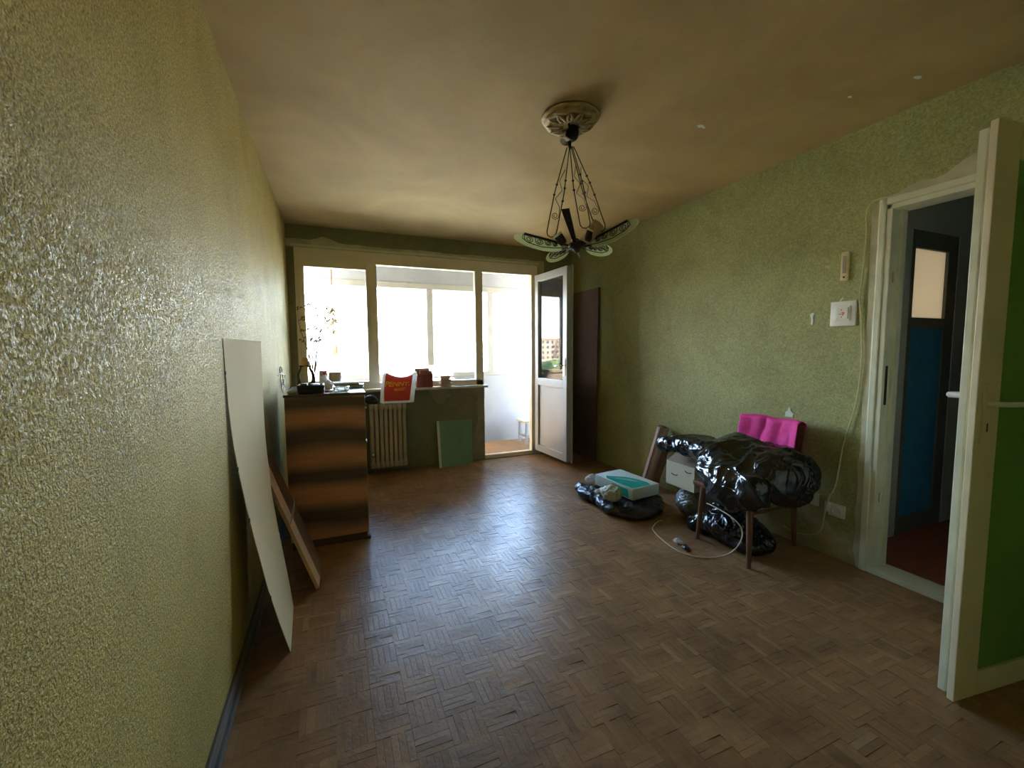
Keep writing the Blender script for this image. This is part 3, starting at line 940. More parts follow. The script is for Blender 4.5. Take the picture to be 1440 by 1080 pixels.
ash = thing('ashtray', 'round cut glass ashtray at the front of the cabinet top', 'ashtray', (0.435, 3.16, CZ))
obj('bowl', MB().lathe([(0.0, 0.006), (0.040, 0.0), (0.050, 0.006), (0.054, 0.034), (0.046, 0.036), (0.038, 0.012), (0.0, 0.010)], (0.435, 3.16, CZ), 24,
                       scal=lambda j, a: 1.0 + (0.06 * cos(12 * a) if j in (2, 3) else 0)), M_glassy, ash, smooth=True)
o = obj('soap', MB().lathe([(0.0, 0.0), (0.024, 0.002), (0.031, 0.010), (0.026, 0.019), (0.0, 0.022)], (0.135, 3.12, CZ), 18), M_cream_bag, at=(0.135, 3.12, CZ), smooth='all')
tag(o, 'small cream oval soap at the left front corner of the cabinet top', 'soap')
for q, (ax, ay, r) in enumerate(((0.345, 3.13, M_redmark), (0.372, 3.115, M_paper))):
    o = obj('bottle_cap', MB().lathe([(0.0, 0.0), (0.014, 0.0), (0.0145, 0.012), (0.012, 0.014), (0.0, 0.014)], (ax, ay, CZ), 14, scal=lambda j, a: 1 + 0.04 * cos(9 * a)), r, at=(ax, ay, CZ), smooth=True)
    tag(o, ('red bottle cap', 'white bottle cap')[q] + ' lying between the black tray and the ashtray', 'cap')
o = blob('crumpled_bag', [((0.335, 3.40, CZ + 0.035), (0.040, 0.06, 0.035)), ((0.36, 3.35, CZ + 0.022), (0.025, 0.035, 0.022)), ((0.318, 3.44, CZ + 0.055), (0.025, 0.03, 0.04))], 0.006, M_white_bag, at=(0.36, 3.4, CZ), amp=0.008, freq=22, floor=CZ, seed=2, fine=0.003)
tag(o, 'crumpled white plastic bag in the middle of the cabinet top', 'plastic bag')
bot = thing('small_bottle', 'small white bottle with a red label behind the crumpled white bag', 'bottle', (0.325, 3.60, CZ))
obj('body', MB().lathe([(0.0, 0.0), (0.022, 0.0), (0.023, 0.07), (0.012, 0.09), (0.010, 0.10), (0.0, 0.10)], (0.325, 3.60, CZ), 16), M_white, bot, smooth=True)
obj('label_band', MB().lathe([(0.0236, 0.028), (0.0242, 0.030), (0.0242, 0.058), (0.0236, 0.060)], (0.325, 3.60, CZ), 16), M_redmark, bot, smooth=True)
obj('cap', MB().lathe([(0.0, 0.098), (0.012, 0.098), (0.012, 0.118), (0.0, 0.120)], (0.325, 3.60, CZ), 14), M_redmark, bot, smooth=True)
for q, (a, b, h, m, lab) in enumerate((((0.40, 3.42), (0.605, 3.58), 0.026, M_notebook, 'dark covered thick notebook lying at the right end of the cabinet top'),
                                      ((0.385, 3.43), (0.565, 3.60), 0.014, M_paper, 'white folded paper stack lying on the dark notebook'))):
    z = CZ + (0.0 if q == 0 else 0.027)
    nb = thing('notebook' if q == 0 else 'paper_stack', lab, 'notebook' if q == 0 else 'paper', ((a[0] + b[0]) / 2, (a[1] + b[1]) / 2, z))
    r = rz(-6 if q == 0 else 4)
    obj('pages', MB().box((a[0], a[1], z + 0.003), (b[0] - 0.004, b[1], z + h - 0.003), rot=r), M_paper, nb)
    obj('cover', MB().box((a[0] - 0.002, a[1] - 0.004, z), (b[0], b[1] + 0.004, z + 0.003), rot=r).box((a[0] - 0.002, a[1] - 0.004, z + h - 0.003), (b[0], b[1] + 0.004, z + h), rot=r), m, nb)

# scribbled drawing-like wire stand hanging on the left wall
wirest = thing('wire_hanger', 'small bent wire figure hanging on the left wall above the cabinet', 'wire figure', (0.006, 3.86, 1.05))
def yz(pts, x=0.006):
    return [(x, y, z) for y, z in pts]
ring = [(3.83 + 0.07 * cos(t), 1.155 + 0.030 * sin(t)) for t in [radians(q) for q in range(-30, 220, 20)]]
obj('wire', MB().tube(yz(ring), 0.003, 5).tube(yz([(3.77, 1.14), (3.79, 1.06), (3.80, 1.02), (3.86, 0.98), (3.95, 0.965)]), 0.003, 5)
    .tube(yz([(3.60, 1.125), (3.66, 1.122), (3.74, 1.135), (3.98, 1.112), (4.12, 1.108)]), 0.003, 5).tube(yz([(3.74, 1.09), (3.90, 1.085), (4.08, 1.07)]), 0.003, 5)
    .tube(yz([(3.92, 1.115), (3.94, 1.08), (3.96, 1.03), (4.02, 1.04), (4.08, 1.075), (4.10, 1.11)]), 0.003, 5).tube(yz([(3.80, 1.02), (3.90, 1.05), (4.0, 1.035), (4.06, 1.0), (3.98, 0.98)]), 0.003, 5), M_iron, wirest, smooth=True)

# ------------------------------------------------------------------ radiator
RX0, RZ0, RZ1, RY = 0.712, 0.085, 0.760, 4.62
rad = thing('radiator', 'old painted ribbed radiator under the window beside the cabinet', 'radiator', (0.9, RY, RZ0))
NS = 8
pit = (1.085 - RX0) / NS
def rad_section(x):
    mb = MB()
    for dy in (-0.048, 0.048):
        mb.box((x - 0.019, RY + dy - 0.022, RZ0 + 0.03), (x + 0.019, RY + dy + 0.022, RZ1 - 0.03), bev=0.012)
    for zc in (RZ0 + 0.035, RZ1 - 0.035):
        mb.box((x - 0.025, RY - 0.074, zc - 0.036), (x + 0.025, RY + 0.074, zc + 0.036), bev=0.018)
    return mb
s0 = None
for k in range(NS):
    x = RX0 + pit * (k + 0.5)
    if s0 is None:
        s0 = obj('section', rad_section(x), M_rad, rad, at=(x, RY, RZ0), smooth=True)
    else:
        c = s0.copy()
        COL.objects.link(c)
        c.parent = rad
        c.location = Vector((x, RY, RZ0)) - wloc(rad)
obj('supply_pipe', MB().tube([(0.690, RY, RZ1 - 0.04), (0.672, RY, RZ1 - 0.04), (0.665, RY, RZ1 - 0.06), (0.665, RY, 0.01)], 0.012, 10), M_rad, rad, smooth=True)
obj('valve', MB().lathe([(0.0, -0.02), (0.013, -0.02), (0.013, 0.0), (0.018, 0.004), (0.018, 0.018), (0.0, 0.02)], (0.735, RY - 0.085, 0.235), 12, axis=(0, -1, 0)), M_chrome, rad, smooth=True)
o = blob('dark_bag', [((0.735, 4.60, RZ1 + 0.045), (0.055, 0.06, 0.045)), ((0.775, 4.59, RZ1 + 0.03), (0.025, 0.05, 0.03))], 0.008, M_bag2, at=(0.76, 4.6, RZ1), amp=0.008, freq=20, floor=RZ1 + 0.002, seed=4)
tag(o, 'small crumpled black plastic bag stuffed on the radiator beside the cabinet', 'plastic bag')

# ------------------------------------------------------------------ red shopping bag standing on the radiator
BX0, BX1, BZ0, BZ1, BYF, BYB = 0.835, 1.185, RZ1 + 0.004, 1.080, 4.53, 4.655
shop = thing('shopping_bag', 'red and white plastic shopping bag with yellow lettering standing on the radiator', 'shopping bag', (1.0, 4.6, BZ0))
def bag_front(u, v, off=0.0):
    """front face of the bag: u across, v upwards"""
    xl = BX0 + 0.02 - 0.015 * v + 0.02 * v * v * 2.0
    xr = BX1 - 0.03 + 0.05 * v
    x = xl + (xr - xl) * u
    y = BYF - 0.020 * sin(pi * u) * sin(pi * min(1, v * 0.9 + 0.05)) + 0.05 * v * v
    y += 0.006 * sin(9 * u + 4 * v) * v + 0.010 * noise.noise(Vector((u * 3.0, v * 3.0, 1.3)))
    z = BZ0 + (BZ1 - BZ0) * v - 0.055 * (sin(pi * u) ** 1.0) * max(0, v - 0.6) / 0.4 + 0.012 * v * (1 - u)
    return Vector((x, y - off, z))
def bag_back(u, v):
    p = bag_front(u, v)
    return Vector((p.x, BYB - 0.02 * v + 0.012 * noise.noise(Vector((u * 3, v * 3, 5.3))), p.z))
sk = MB().grid(lambda u, v: bag_front(u, v), 20, 16).grid(lambda u, v: bag_back(1 - u, v), 14, 12)
sk.grid(lambda u, v: bag_front(1, v).lerp(bag_back(1, v), u) + Vector((0.018 * sin(pi * u) * (1 - v), 0, 0)), 6, 16)
sk.grid(lambda u, v: bag_back(0, v).lerp(bag_front(0, v), u) - Vector((0.028 * sin(pi * u) * (1.1 - v), 0, 0)), 6, 16)
sk.grid(lambda u, v: bag_back(u, 0).lerp(bag_front(u, 0), v), 8, 4)
obj('bag_skin', sk, M_white_bag, shop, smooth='all')
obj('red_print', MB().grid(lambda u, v: bag_front(0.02 + u * 0.84 + 0.02 * v, 0.07 + v * 0.90, 0.0016), 20, 16), M_red_bag, shop, smooth='all')
def handle(u, hgt, lean):
    p = bag_front(u, 0.96)
    q = [Vector((p.x - 0.040, p.y + 0.01, p.z - 0.012)), Vector((p.x - 0.026 + lean * 0.4, p.y + 0.012, p.z + hgt * 0.75)), Vector((p.x + lean, p.y + 0.012, p.z + hgt)),
         Vector((p.x + 0.026 + lean * 0.6, p.y + 0.012, p.z + hgt * 0.72)), Vector((p.x + 0.045, p.y + 0.01, p.z - 0.015))]
    def fn(a, b):
        t = a * 4
        i = min(3, int(t))
        c = q[i].lerp(q[i + 1], t - i)
        base = Vector((p.x - 0.02 + 0.04 * a, p.y + 0.02, p.z - 0.04))
        return c.lerp(base, 0.42 * b) + Vector((0, 0.018 * sin(pi * b) + 0.006 * sin(14 * a + 5 * b), 0))
    return MB().grid(fn, 20, 6)
obj('carry_handle', handle(0.16, 0.060, 0.008), M_white_bag, shop, smooth='all')
obj('carry_handle', handle(0.90, 0.030, 0.016), M_white_bag, shop, smooth='all')

def lettering(text, u0, u1, v0, v1, parent, slant=0.0, bold=0.02):
    cu = bpy.data.curves.new('lettering', 'FONT')
    cu.body = text
    cu.size = 1.0
    cu.offset = bold
    cu.resolution_u = 3
    t = bpy.data.objects.new('t', cu)
    COL.objects.link(t)
    dg = bpy.context.evaluated_depsgraph_get()
    me = bpy.data.meshes.new_from_object(t.evaluated_get(dg))
    bpy.data.objects.remove(t)
    bm = bmesh.new()
    bm.from_mesh(me)
    bmesh.ops.triangulate(bm, faces=bm.faces[:])
    bmesh.ops.subdivide_edges(bm, edges=[e for e in bm.edges if e.calc_length() > 0.15], cuts=2)
    mnx = min(v.co.x for v in bm.verts)
    mxx = max(v.co.x for v in bm.verts)
    mny = min(v.co.y for v in bm.verts)
    mxy = max(v.co.y for v in bm.verts)
    base = wloc(parent)
    for v in bm.verts:
        a = (v.co.x - mnx) / (mxx - mnx)
        b = (v.co.y - mny) / (mxy - mny)
        v.co = bag_front(u0 + (u1 - u0) * a + slant * b, v0 + (v1 - v0) * b + 0.03 * a, 0.0042) - base
    bm.to_mesh(me)
    bm.free()
    me.materials.clear()
    me.materials.append(M_lettering)
    return link('lettering', me, parent)
lettering('PENNY.', 0.035, 0.80, 0.52, 0.71, shop, 0.03, 0.03)
lettering('MARKET', 0.34, 0.70, 0.385, 0.475, shop, 0.0, 0.012)

# ------------------------------------------------------------------ things on the window sill
SZ = 0.900
hb = thing('handbag', 'dark red handbag with a tan flap standing on the window sill', 'handbag', (1.312, 4.725, SZ))
obj('body', MB().box((1.222, 4.685, SZ), (1.404, 4.765, SZ + 0.155), bev=0.012), M_redbox, hb, smooth=True)
obj('flap', MB().grid(lambda u, v: (1.228 + 0.170 * u, 4.768 - 0.088 * v, SZ + 0.157 + 0.03 * sin(pi * min(1, v * 1.3)) * (1 - 0.3 * u) - (0.05 * max(0, v - 0.8) / 0.2)), 8, 8, thick=0.004), M_redbox, hb, smooth=True)
obj('tan_top', MB().box((1.215, 4.735, SZ + 0.150), (1.375, 4.770, SZ + 0.212), bev=0.008), M_tan, hb)
obj('strap', MB().tube([(1.26, 4.70, SZ + 0.15), (1.262, 4.69, SZ + 0.19), (1.30, 4.69, SZ + 0.196), (1.345, 4.69, SZ + 0.188), (1.39, 4.69, SZ + 0.16)], 0.006, 6), M_tan, hb, smooth=True)
for k in range(3):
    z = SZ + 0.002 + k * 0.041
    mb = MB().box((1.492, 4.685, z + 0.006), (1.618 - 0.008 * k, 4.765, z + 0.038), bev=0.006)
    mb.box((1.485, 4.68, z + 0.030), (1.625 - 0.008 * k, 4.77, z + 0.038), bev=0.003)
    mb.box((1.498, 4.69, z), (1.606 - 0.008 * k, 4.76, z + 0.008))
    o = obj('plastic_tray', mb, M_pinkish, at=(1.555, 4.725, z))
    tag(o, ('bottom pale pink plastic box of the little stack on the sill', 'middle pale pink plastic box of the little stack on the sill', 'top pale pink plastic box of the little stack on the sill')[k], 'box', 'stack of pale pink boxes on the sill')

def pot(name, label, x, y, z, r, h, mp, group=None):
    t = thing(name, label, 'plant pot', (x, y, z), group)
    obj('pot', MB().lathe([(0.0, 0.0), (r * 0.72, 0.0), (r * 0.95, h * 0.82), (r, h * 0.82), (r, h), (r * 0.88, h), (r * 0.86, h * 0.88), (0.0, h * 0.88)], (x, y, z), 20), mp, t, smooth=True)
    return t
p1 = pot('twig_pot', 'small terracotta pot with a bare twiggy plant at the left window edge', 0.203, 4.732, SZ, 0.048, 0.10, M_terra)
def twigs(parent, x, y, z, h, n, spread, r=0.004):
    mb = MB()
    lf = MB()
    for k in range(n):
        p = Vector((x, y, z))
        d = Vector((random.uniform(-spread, spread), random.uniform(-0.06, 0.02), 1)).normalized()
        pts = [p.copy()]
        for q in range(7):
            d = (d + Vector((random.uniform(-0.4, 0.4) * spread * 2, random.uniform(-0.1, 0.05), 0.1))).normalized()
            p = p + d * h / 7
            p.x = max(0.09, p.x)
            p.y = min(4.765, max(4.66, p.y))
            pts.append(p.copy())
            if q > 2:
                for s in range(2):
                    e = p + Vector((random.uniform(-0.05, 0.05), random.uniform(-0.012, 0.008), random.uniform(0.0, 0.05)))
                    e.x = max(0.09, e.x)
                    mb.tube([p, (p + e) / 2 + Vector((0, 0, 0.006)), e], 0.0026, 4)
                    w = Vector((0.014, 0.002, 0.006))
                    lf.add([e - w, e + Vector((0.004, 0, 0.014)), e + w, e - Vector((0, 0.002, 0.010))], [(0, 1, 2, 3)])
        mb.tube(pts, [r * (1 - 0.1 * q) for q in range(8)], 5)
    obj('twig', mb, M_twig, parent, smooth=True)
    lo = obj('leaves', lf, M_leaf, parent)
    lo['kind'] = 'stuff'
twigs(p1, 0.203, 4.732, SZ + 0.085, 0.74, 6, 0.18, 0.006)
p2 = pot('white_pot', 'pale pot with a torn paper collar on the sill behind the notebook', 0.40, 4.728, SZ, 0.052, 0.10, M_terra)
obj('paper_collar', MB().lathe([(0.055, 0.085), (0.060, 0.13), (0.062, 0.19), (0.059, 0.19), (0.056, 0.13), (0.052, 0.09)], (0.40, 4.728, SZ), 20, scal=lambda j, a: 1 + 0.05 * sin(3 * a + j)), M_pot_white, p2, smooth=True)
bx = thing('carton', 'small grey brown carton standing on the sill beside the pale pot', 'carton', (0.295, 4.73, SZ))
obj('body', MB().box((0.256, 4.70, SZ), (0.330, 4.755, SZ + 0.21), bev=0.003), M_pot_white, bx)
obj('lid_flap', MB().box((0.308, 4.695, SZ + 0.13), (0.332, 4.699, SZ + 0.212)), M_redbox, bx)

# dried bunch hanging from a cord on the balcony
hg = thing('hanging_bunch', 'dried plant bunch with a gourd hanging on a cord outside the left pane', 'dried bunch', (0.405, 5.50, 1.27))
obj('cord', MB().tube([(0.405, 5.50, 2.398), (0.405, 5.50, 1.85), (0.402, 5.50, 1.55), (0.405, 5.50, 1.40)], 0.007, 6), M_twig, hg)
obj('gourd', MB().lathe([(0.0, 0.0), (0.035, 0.01), (0.046, 0.05), (0.036, 0.095), (0.018, 0.125), (0.012, 0.16), (0.0, 0.165)], (0.405, 5.50, 1.265), 16), M_gourd, hg, smooth='all')
lf = MB()
for zc, n, s in ((1.79, 18, 0.09), (1.67, 18, 0.11), (1.52, 10, 0.06)):
    for k in range(n):
        a = random.uniform(0, 2 * pi)
        d = Vector((cos(a), sin(a) * 0.6, random.uniform(-1.0, -0.3))) * s
        p = Vector((0.405, 5.50, zc + random.uniform(-0.02, 0.05)))
        w = Vector((-sin(a), cos(a), 0)) * 0.016
        lf.add([p, p + d * 0.5 + w, p + d, p + d * 0.5 - w], [(0, 1, 2, 3)])
lo = obj('leaves', lf, M_leaf, hg)
lo['kind'] = 'stuff'

st = thing('stool', 'small pale wooden stool seen standing on the balcony by the door post', 'stool', (2.93, 5.40, 0.0))
obj('seat', MB().box((2.78, 5.25, 0.30), (3.10, 5.56, 0.33), bev=0.006), M_plaster, st)
for sx_, sy_ in ((2.80, 5.27), (3.05, 5.27), (2.80, 5.51), (3.05, 5.51)):
    obj('leg', MB().box((sx_, sy_, 0.0), (sx_ + 0.03, sy_ + 0.03, 0.30), bev=0.003), M_balc, st)
obj('stretcher', MB().box((2.805, 5.30, 0.10), (2.825, 5.51, 0.13)), M_balc, st)
obj('stretcher', MB().box((2.83, 5.275, 0.10), (3.05, 5.295, 0.13)), M_balc, st)

# ------------------------------------------------------------------ green board leaning below the sill
gb = thing('green_board', 'green painted square board leaning on the wall under the window sill', 'board', (1.66, 4.66, 0.0))
A, B = Vector((1.468, 4.610, 0.0)), Vector((1.850, 4.668, 0.0))
TA, TB = Vector((1.478, 4.755, 0.505)), Vector((1.868, 4.757, 0.498))
nn = (B - A).cross(TA - A).normalized() * 0.018
obj('face_panel', MB().prism([A, B, TB, TA], nn * -0.9 if nn.y < 0 else nn * 0.9), M_green_board, gb)
e1 = (TA - A)
off = Vector((-0.0005, -0.0005, 0))
obj('edge_strip', MB().prism([A + Vector((-0.024, 0.002, 0.0)), A + off, TA + off, TA + Vector((-0.024, 0.002, 0.0))], nn * -0.95 if nn.y < 0 else nn * 0.95), M_pack, gb)

# ------------------------------------------------------------------ dark glossy panel on the right wall behind the balcony door
dp = thing('dark_board', 'tall dark glossy board leaning in the corner behind the open balcony door', 'board', (3.19, 4.45, 0.0))
mpn = Matrix.Translation((3.190, 0, 0)) @ Matrix.Rotation(radians(0.9), 4, 'Y')
obj('face_panel', MB().box((-0.022, 4.145, 0.0), (-0.001, 4.765, 2.01), bev=0.002).xform(mpn), M_dark_gloss, dp)
obj('edge_band', MB().box((-0.0225, 4.1415, 0.002), (-0.001, 4.1447, 2.008)).xform(mpn), M_wood_edge, dp)

# ------------------------------------------------------------------ curved white board on the left wall
NEAR = [(0.004, 1.958, 1.353), (0.005, 1.961, 1.232), (0.007, 1.965, 1.092), (0.014, 1.968, 0.949), (0.030, 1.972, 0.802), (0.050, 1.976, 0.651), (0.075, 1.979, 0.495), (0.108, 1.984, 0.30), (0.146, 1.987, 0.131), (0.178, 1.99, 0.002)]
FAR = [(0.082, 2.32, 1.351), (0.079, 2.325, 1.20), (0.077, 2.330, 1.05), (0.077, 2.334, 0.90), (0.084, 2.338, 0.75), (0.092, 2.342, 0.60), (0.108, 2.347, 0.45), (0.126, 2.352, 0.30), (0.146, 2.356, 0.14), (0.161, 2.358, 0.002)]
def pick(L, t):
    f = t * (len(L) - 1)
    i = min(len(L) - 2, int(f))
    return Vector(L[i]).lerp(Vector(L[i + 1]), f - i)
wbd = thing('white_board', 'tall bowed white hardboard sheet leaning on the left wall', 'board', (0.17, 2.17, 0.0))
def wface(u, v):
    p = pick(NEAR, v).lerp(pick(FAR, v), u)
    return p
obj('sheet', MB().grid(lambda u, v: wface(1 - u, v) + Vector((0, 0.0, 0.004 * noise.noise(Vector((u * 9, 0, 0))) if v == 0 else 0)), 10, 26, thick=0.0025), M_white_board, wbd, smooth=True)
obj('brown_backing', MB().grid(lambda u, v: wface(1 - u, v) - Vector((0.0035, 0.0, 0.0)) if False else Vector((max(0.0015, wface(1 - u, v).x - 0.0032), wface(1 - u, v).y - 0.0005 + 0.001 * u, wface(1 - u, v).z)), 10, 26, thick=-0.0008), M_board_back, wbd, smooth=True)
for v in (0.12, 0.42, 0.58, 0.80):
    p = pick(NEAR, v)
    obj('torn_chip', MB().box((p.x - 0.002, p.y - 0.010, p.z - 0.008), (p.x + 0.001, p.y + 0.004, p.z + 0.006)), M_board_back, wbd)

# ------------------------------------------------------------------ brown plank leaning beside it
pk = thing('brown_plank', 'light brown wooden plank with a wire handle leaning on the left wall before the cabinet', 'plank', (0.27, 2.62, 0.0))
PA, PT = Vector((0.277, 2.486, 0.0)), Vector((0.036, 2.45, 0.74))
QA, QT = Vector((0.279, 2.60, 0.0)), Vector((0.040, 2.565, 0.745))
ax = (PT - PA).normalized()
nrm = (QA - PA).cross(PT - PA).normalized()
if nrm.x < 0:
    nrm = -nrm
lift = Vector((0, 0, 0.006))
obj('lower_half', MB().prism([PA + lift, PA.lerp(PT, 0.52), QA.lerp(QT, 0.52), QA + lift], -nrm * 0.017), M_chip, pk)
obj('upper_half', MB().prism([PA.lerp(PT, 0.525), PT, QT, QA.lerp(QT, 0.525)], -nrm * 0.017), M_chip, pk)
R1, R2 = Vector((0.279, 2.605, 0.0)), Vector((0.282, 2.83, 0.0))
obj('wide_panel', MB().prism([QA + Vector((0.0, 0.002, 0.0)) + lift, QT + Vector((0.0, 0.002, 0)), QT + Vector((0.0, 0.22, -0.02)), QA + Vector((0.0, 0.22, 0.0)) + lift], -nrm * 0.016), M_brown, pk)
hm = PA.lerp(PT, 0.54)
h0 = hm + Vector((0, 0.06, 0)) + nrm * 0.001
obj('wire_handle', MB().tube([h0 + Vector((0, -0.035, -0.02)), h0 + Vector((0, -0.035, -0.02)) + nrm * 0.05 + ax * 0.07, h0 + Vector((0, 0.055, 0.0)) + nrm * 0.05 + ax * 0.07, h0 + Vector((0, 0.055, 0.0))], 0.0035, 6), M_chrome, pk, smooth=True)
obj('wire_handle', MB().tube([h0 + Vector((0, -0.02, -0.03)), h0 + Vector((0, -0.02, -0.03)) + nrm * 0.055 + ax * 0.10, h0 + Vector((0, 0.075, -0.01)) + nrm * 0.055 + ax * 0.10], 0.0028, 6), M_chrome, pk, smooth=True)

# ------------------------------------------------------------------ chandelier and its rosette
AX = Vector((1.615, 2.085, 0.0))
ros = thing('ceiling_rosette', 'round tan plaster rosette with leafy scalloped rim on the ceiling', 'rosette', (AX.x, AX.y, H))
def scal(j, a):
    return 1.0 + (0.045 * abs(cos(6 * a)) if j in (5, 6, 7) else 0.0) + (0.03 * cos(12 * a) if j in (8, 9) else 0.0)
obj('plate', MB().lathe([(0.0, 0.0), (0.150, 0.0), (0.155, -0.008), (0.150, -0.016), (0.140, -0.018), (0.136, -0.026), (0.128, -0.040), (0.108, -0.044), (0.090, -0.036), (0.060, -0.040), (0.038, -0.034), (0.0, -0.034)],
                        (AX.x, AX.y, H - 0.001), 72, scal=scal), M_rosette, ros, smooth='all')
lv = MB()
for k in range(12):
    a = 2 * pi * k / 12
    for s in (-1, 1):
        pts = []
        for q in range(7):
            t = q / 6
            rr = 0.045 + 0.080 * t
            aa = a + s * 0.16 * sin(pi * t) * (1.1 - 0.3 * t)
            pts.append((AX.x + rr * cos(aa), AX.y + rr * sin(aa), H - 0.044 - 0.010 * sin(pi * t)))
        lv.tube(pts, [0.004, 0.007, 0.008, 0.008, 0.007, 0.006, 0.003], 6)
obj('leaf_relief', lv, M_rosette, ros, smooth='all')

CT = Vector((AX.x, AX.y, 1.86))
ch = thing('chandelier', 'dark wrought iron chandelier with pale green glass leaves hanging from the ceiling', 'chandelier', (AX.x, AX.y, 2.40))
vdir = Vector((AX.x - 0.395, AX.y, 0)).normalized()
vright = Vector((vdir.y, -vdir.x, 0))
tilt = Matrix.Translation((AX.x, AX.y, 2.42)) @ Matrix.Rotation(radians(-4.0), 4, vdir) @ Matrix.Translation((-AX.x, -AX.y, -2.42))
def chobj(name, mb, m, smooth=True, parent=ch):
    return obj(name, mb.xform(tilt), m, parent, smooth=smooth)
chobj('canopy', MB().lathe([(0.0, 0.055), (0.026, 0.050), (0.036, 0.020), (0.034, -0.004), (0.020, -0.022), (0.0, -0.026)], (AX.x + 0.012, AX.y, 2.450), 24, axis=(0.35, -0.1, 1)), M_iron)
chobj('rim_disc', MB().lathe([(0.0, 0.004), (0.030, 0.0), (0.032, 0.004), (0.0, 0.012)], Vector((AX.x, AX.y, 2.425)) - vright * 0.024, 22, axis=(0.45, 0.1, 1)), M_chrome)
chobj('ceiling_wire', MB().tube([(AX.x, AX.y, H - 0.03), (AX.x + 0.004, AX.y, 2.49)], 0.006, 8), M_iron)
chobj('hook', MB().tube([(AX.x, AX.y, 2.43), (AX.x - 0.004, AX.y, 2.395), (AX.x + 0.004, AX.y, 2.385)], 0.009, 8), M_iron)
def pol(az, r, z):
    """azimuth 0 points back at the camera side, positive to the picture's left"""
    d = -vdir * cos(radians(az)) - vright * sin(radians(az))
    return Vector((AX.x, AX.y, z)) + d * r
def spiral(c, u, w, r0, turns, n=22, inner=0.2):
    pts = []
    for q in range(n + 1):
        t = q / n
        a = turns * 2 * pi * t
        rr = r0 * (1 - (1 - inner) * t)
        pts.append(c + u * rr * cos(a) + w * rr * sin(a))
    return pts
for az in (75, -20, -75):
    hgr = MB()
    top_ = pol(az, 0.012, 2.39)
    bot = pol(az, 0.135, 1.945)
    side = vright - (bot - top_).normalized() * vright.dot((bot - top_).normalized())
    side.normalize()
    pts_l, pts_r = [], []
    wid = 0.026
    for q in range(11):
        t = q / 10
        w_ = wid * min(1.0, 0.25 + 1.4 * t)
        p = top_.lerp(bot, t)
        pts_l.append(p - side * w_)
        pts_r.append(p + side * w_)
    hgr.tube(pts_l, 0.0028, 6).tube(pts_r, 0.0028, 6)
    ur = (bot - top_).normalized()
    up_ = bot + ur * 0.0
    hgr.tube([pts_l[-1], bot - side * wid * 0.7 + ur * 0.018, bot + ur * 0.026, bot + side * wid * 0.7 + ur * 0.018, pts_r[-1]], 0.0028, 6)
    hg_o = chobj('hanger', hgr, M_iron)
    sc = MB()
    c = top_.lerp(bot, 0.80)
    sc.tube(spiral(c, side, ur, 0.021, 1.7), 0.0018, 5)
    sc.tube([c + side * 0.021, c + side * 0.015 - ur * 0.05, c - side * 0.016 - ur * 0.09, c + side * 0.012 - ur * 0.14, c - side * 0.012 - ur * 0.19, c + side * 0.006 - ur * 0.25], 0.0018, 5)
    chobj('scroll', sc, M_iron, parent=ch)
    for t, s in ((0.38, 1), (0.44, -1), (0.47, 1), (0.56, -1), (0.62, 1)):
        p = top_.lerp(bot, t) + side * s * wid * min(1.0, 0.25 + 1.4 * t)
        kn = MB().lathe([(0.0, -0.007), (0.006, -0.004), (0.0075, 0.0), (0.006, 0.004), (0.0, 0.007)], p, 8)
        chobj('bead', kn, M_iron)
chobj('hub', MB().lathe([(0.0, -0.035), (0.012, -0.030), (0.020, -0.012), (0.045, 0.0), (0.048, 0.018), (0.030, 0.032), (0.0, 0.036)], (AX.x, AX.y, 1.862), 20), M_iron)
chobj('finial', MB().tube([(AX.x, AX.y, 1.84), (AX.x + 0.006, AX.y, 1.825), (AX.x + 0.014, AX.y, 1.808), (AX.x + 0.010, AX.y - 0.004, 1.80)], [0.009, 0.006, 0.003, 0.0015], 6), M_chrome)
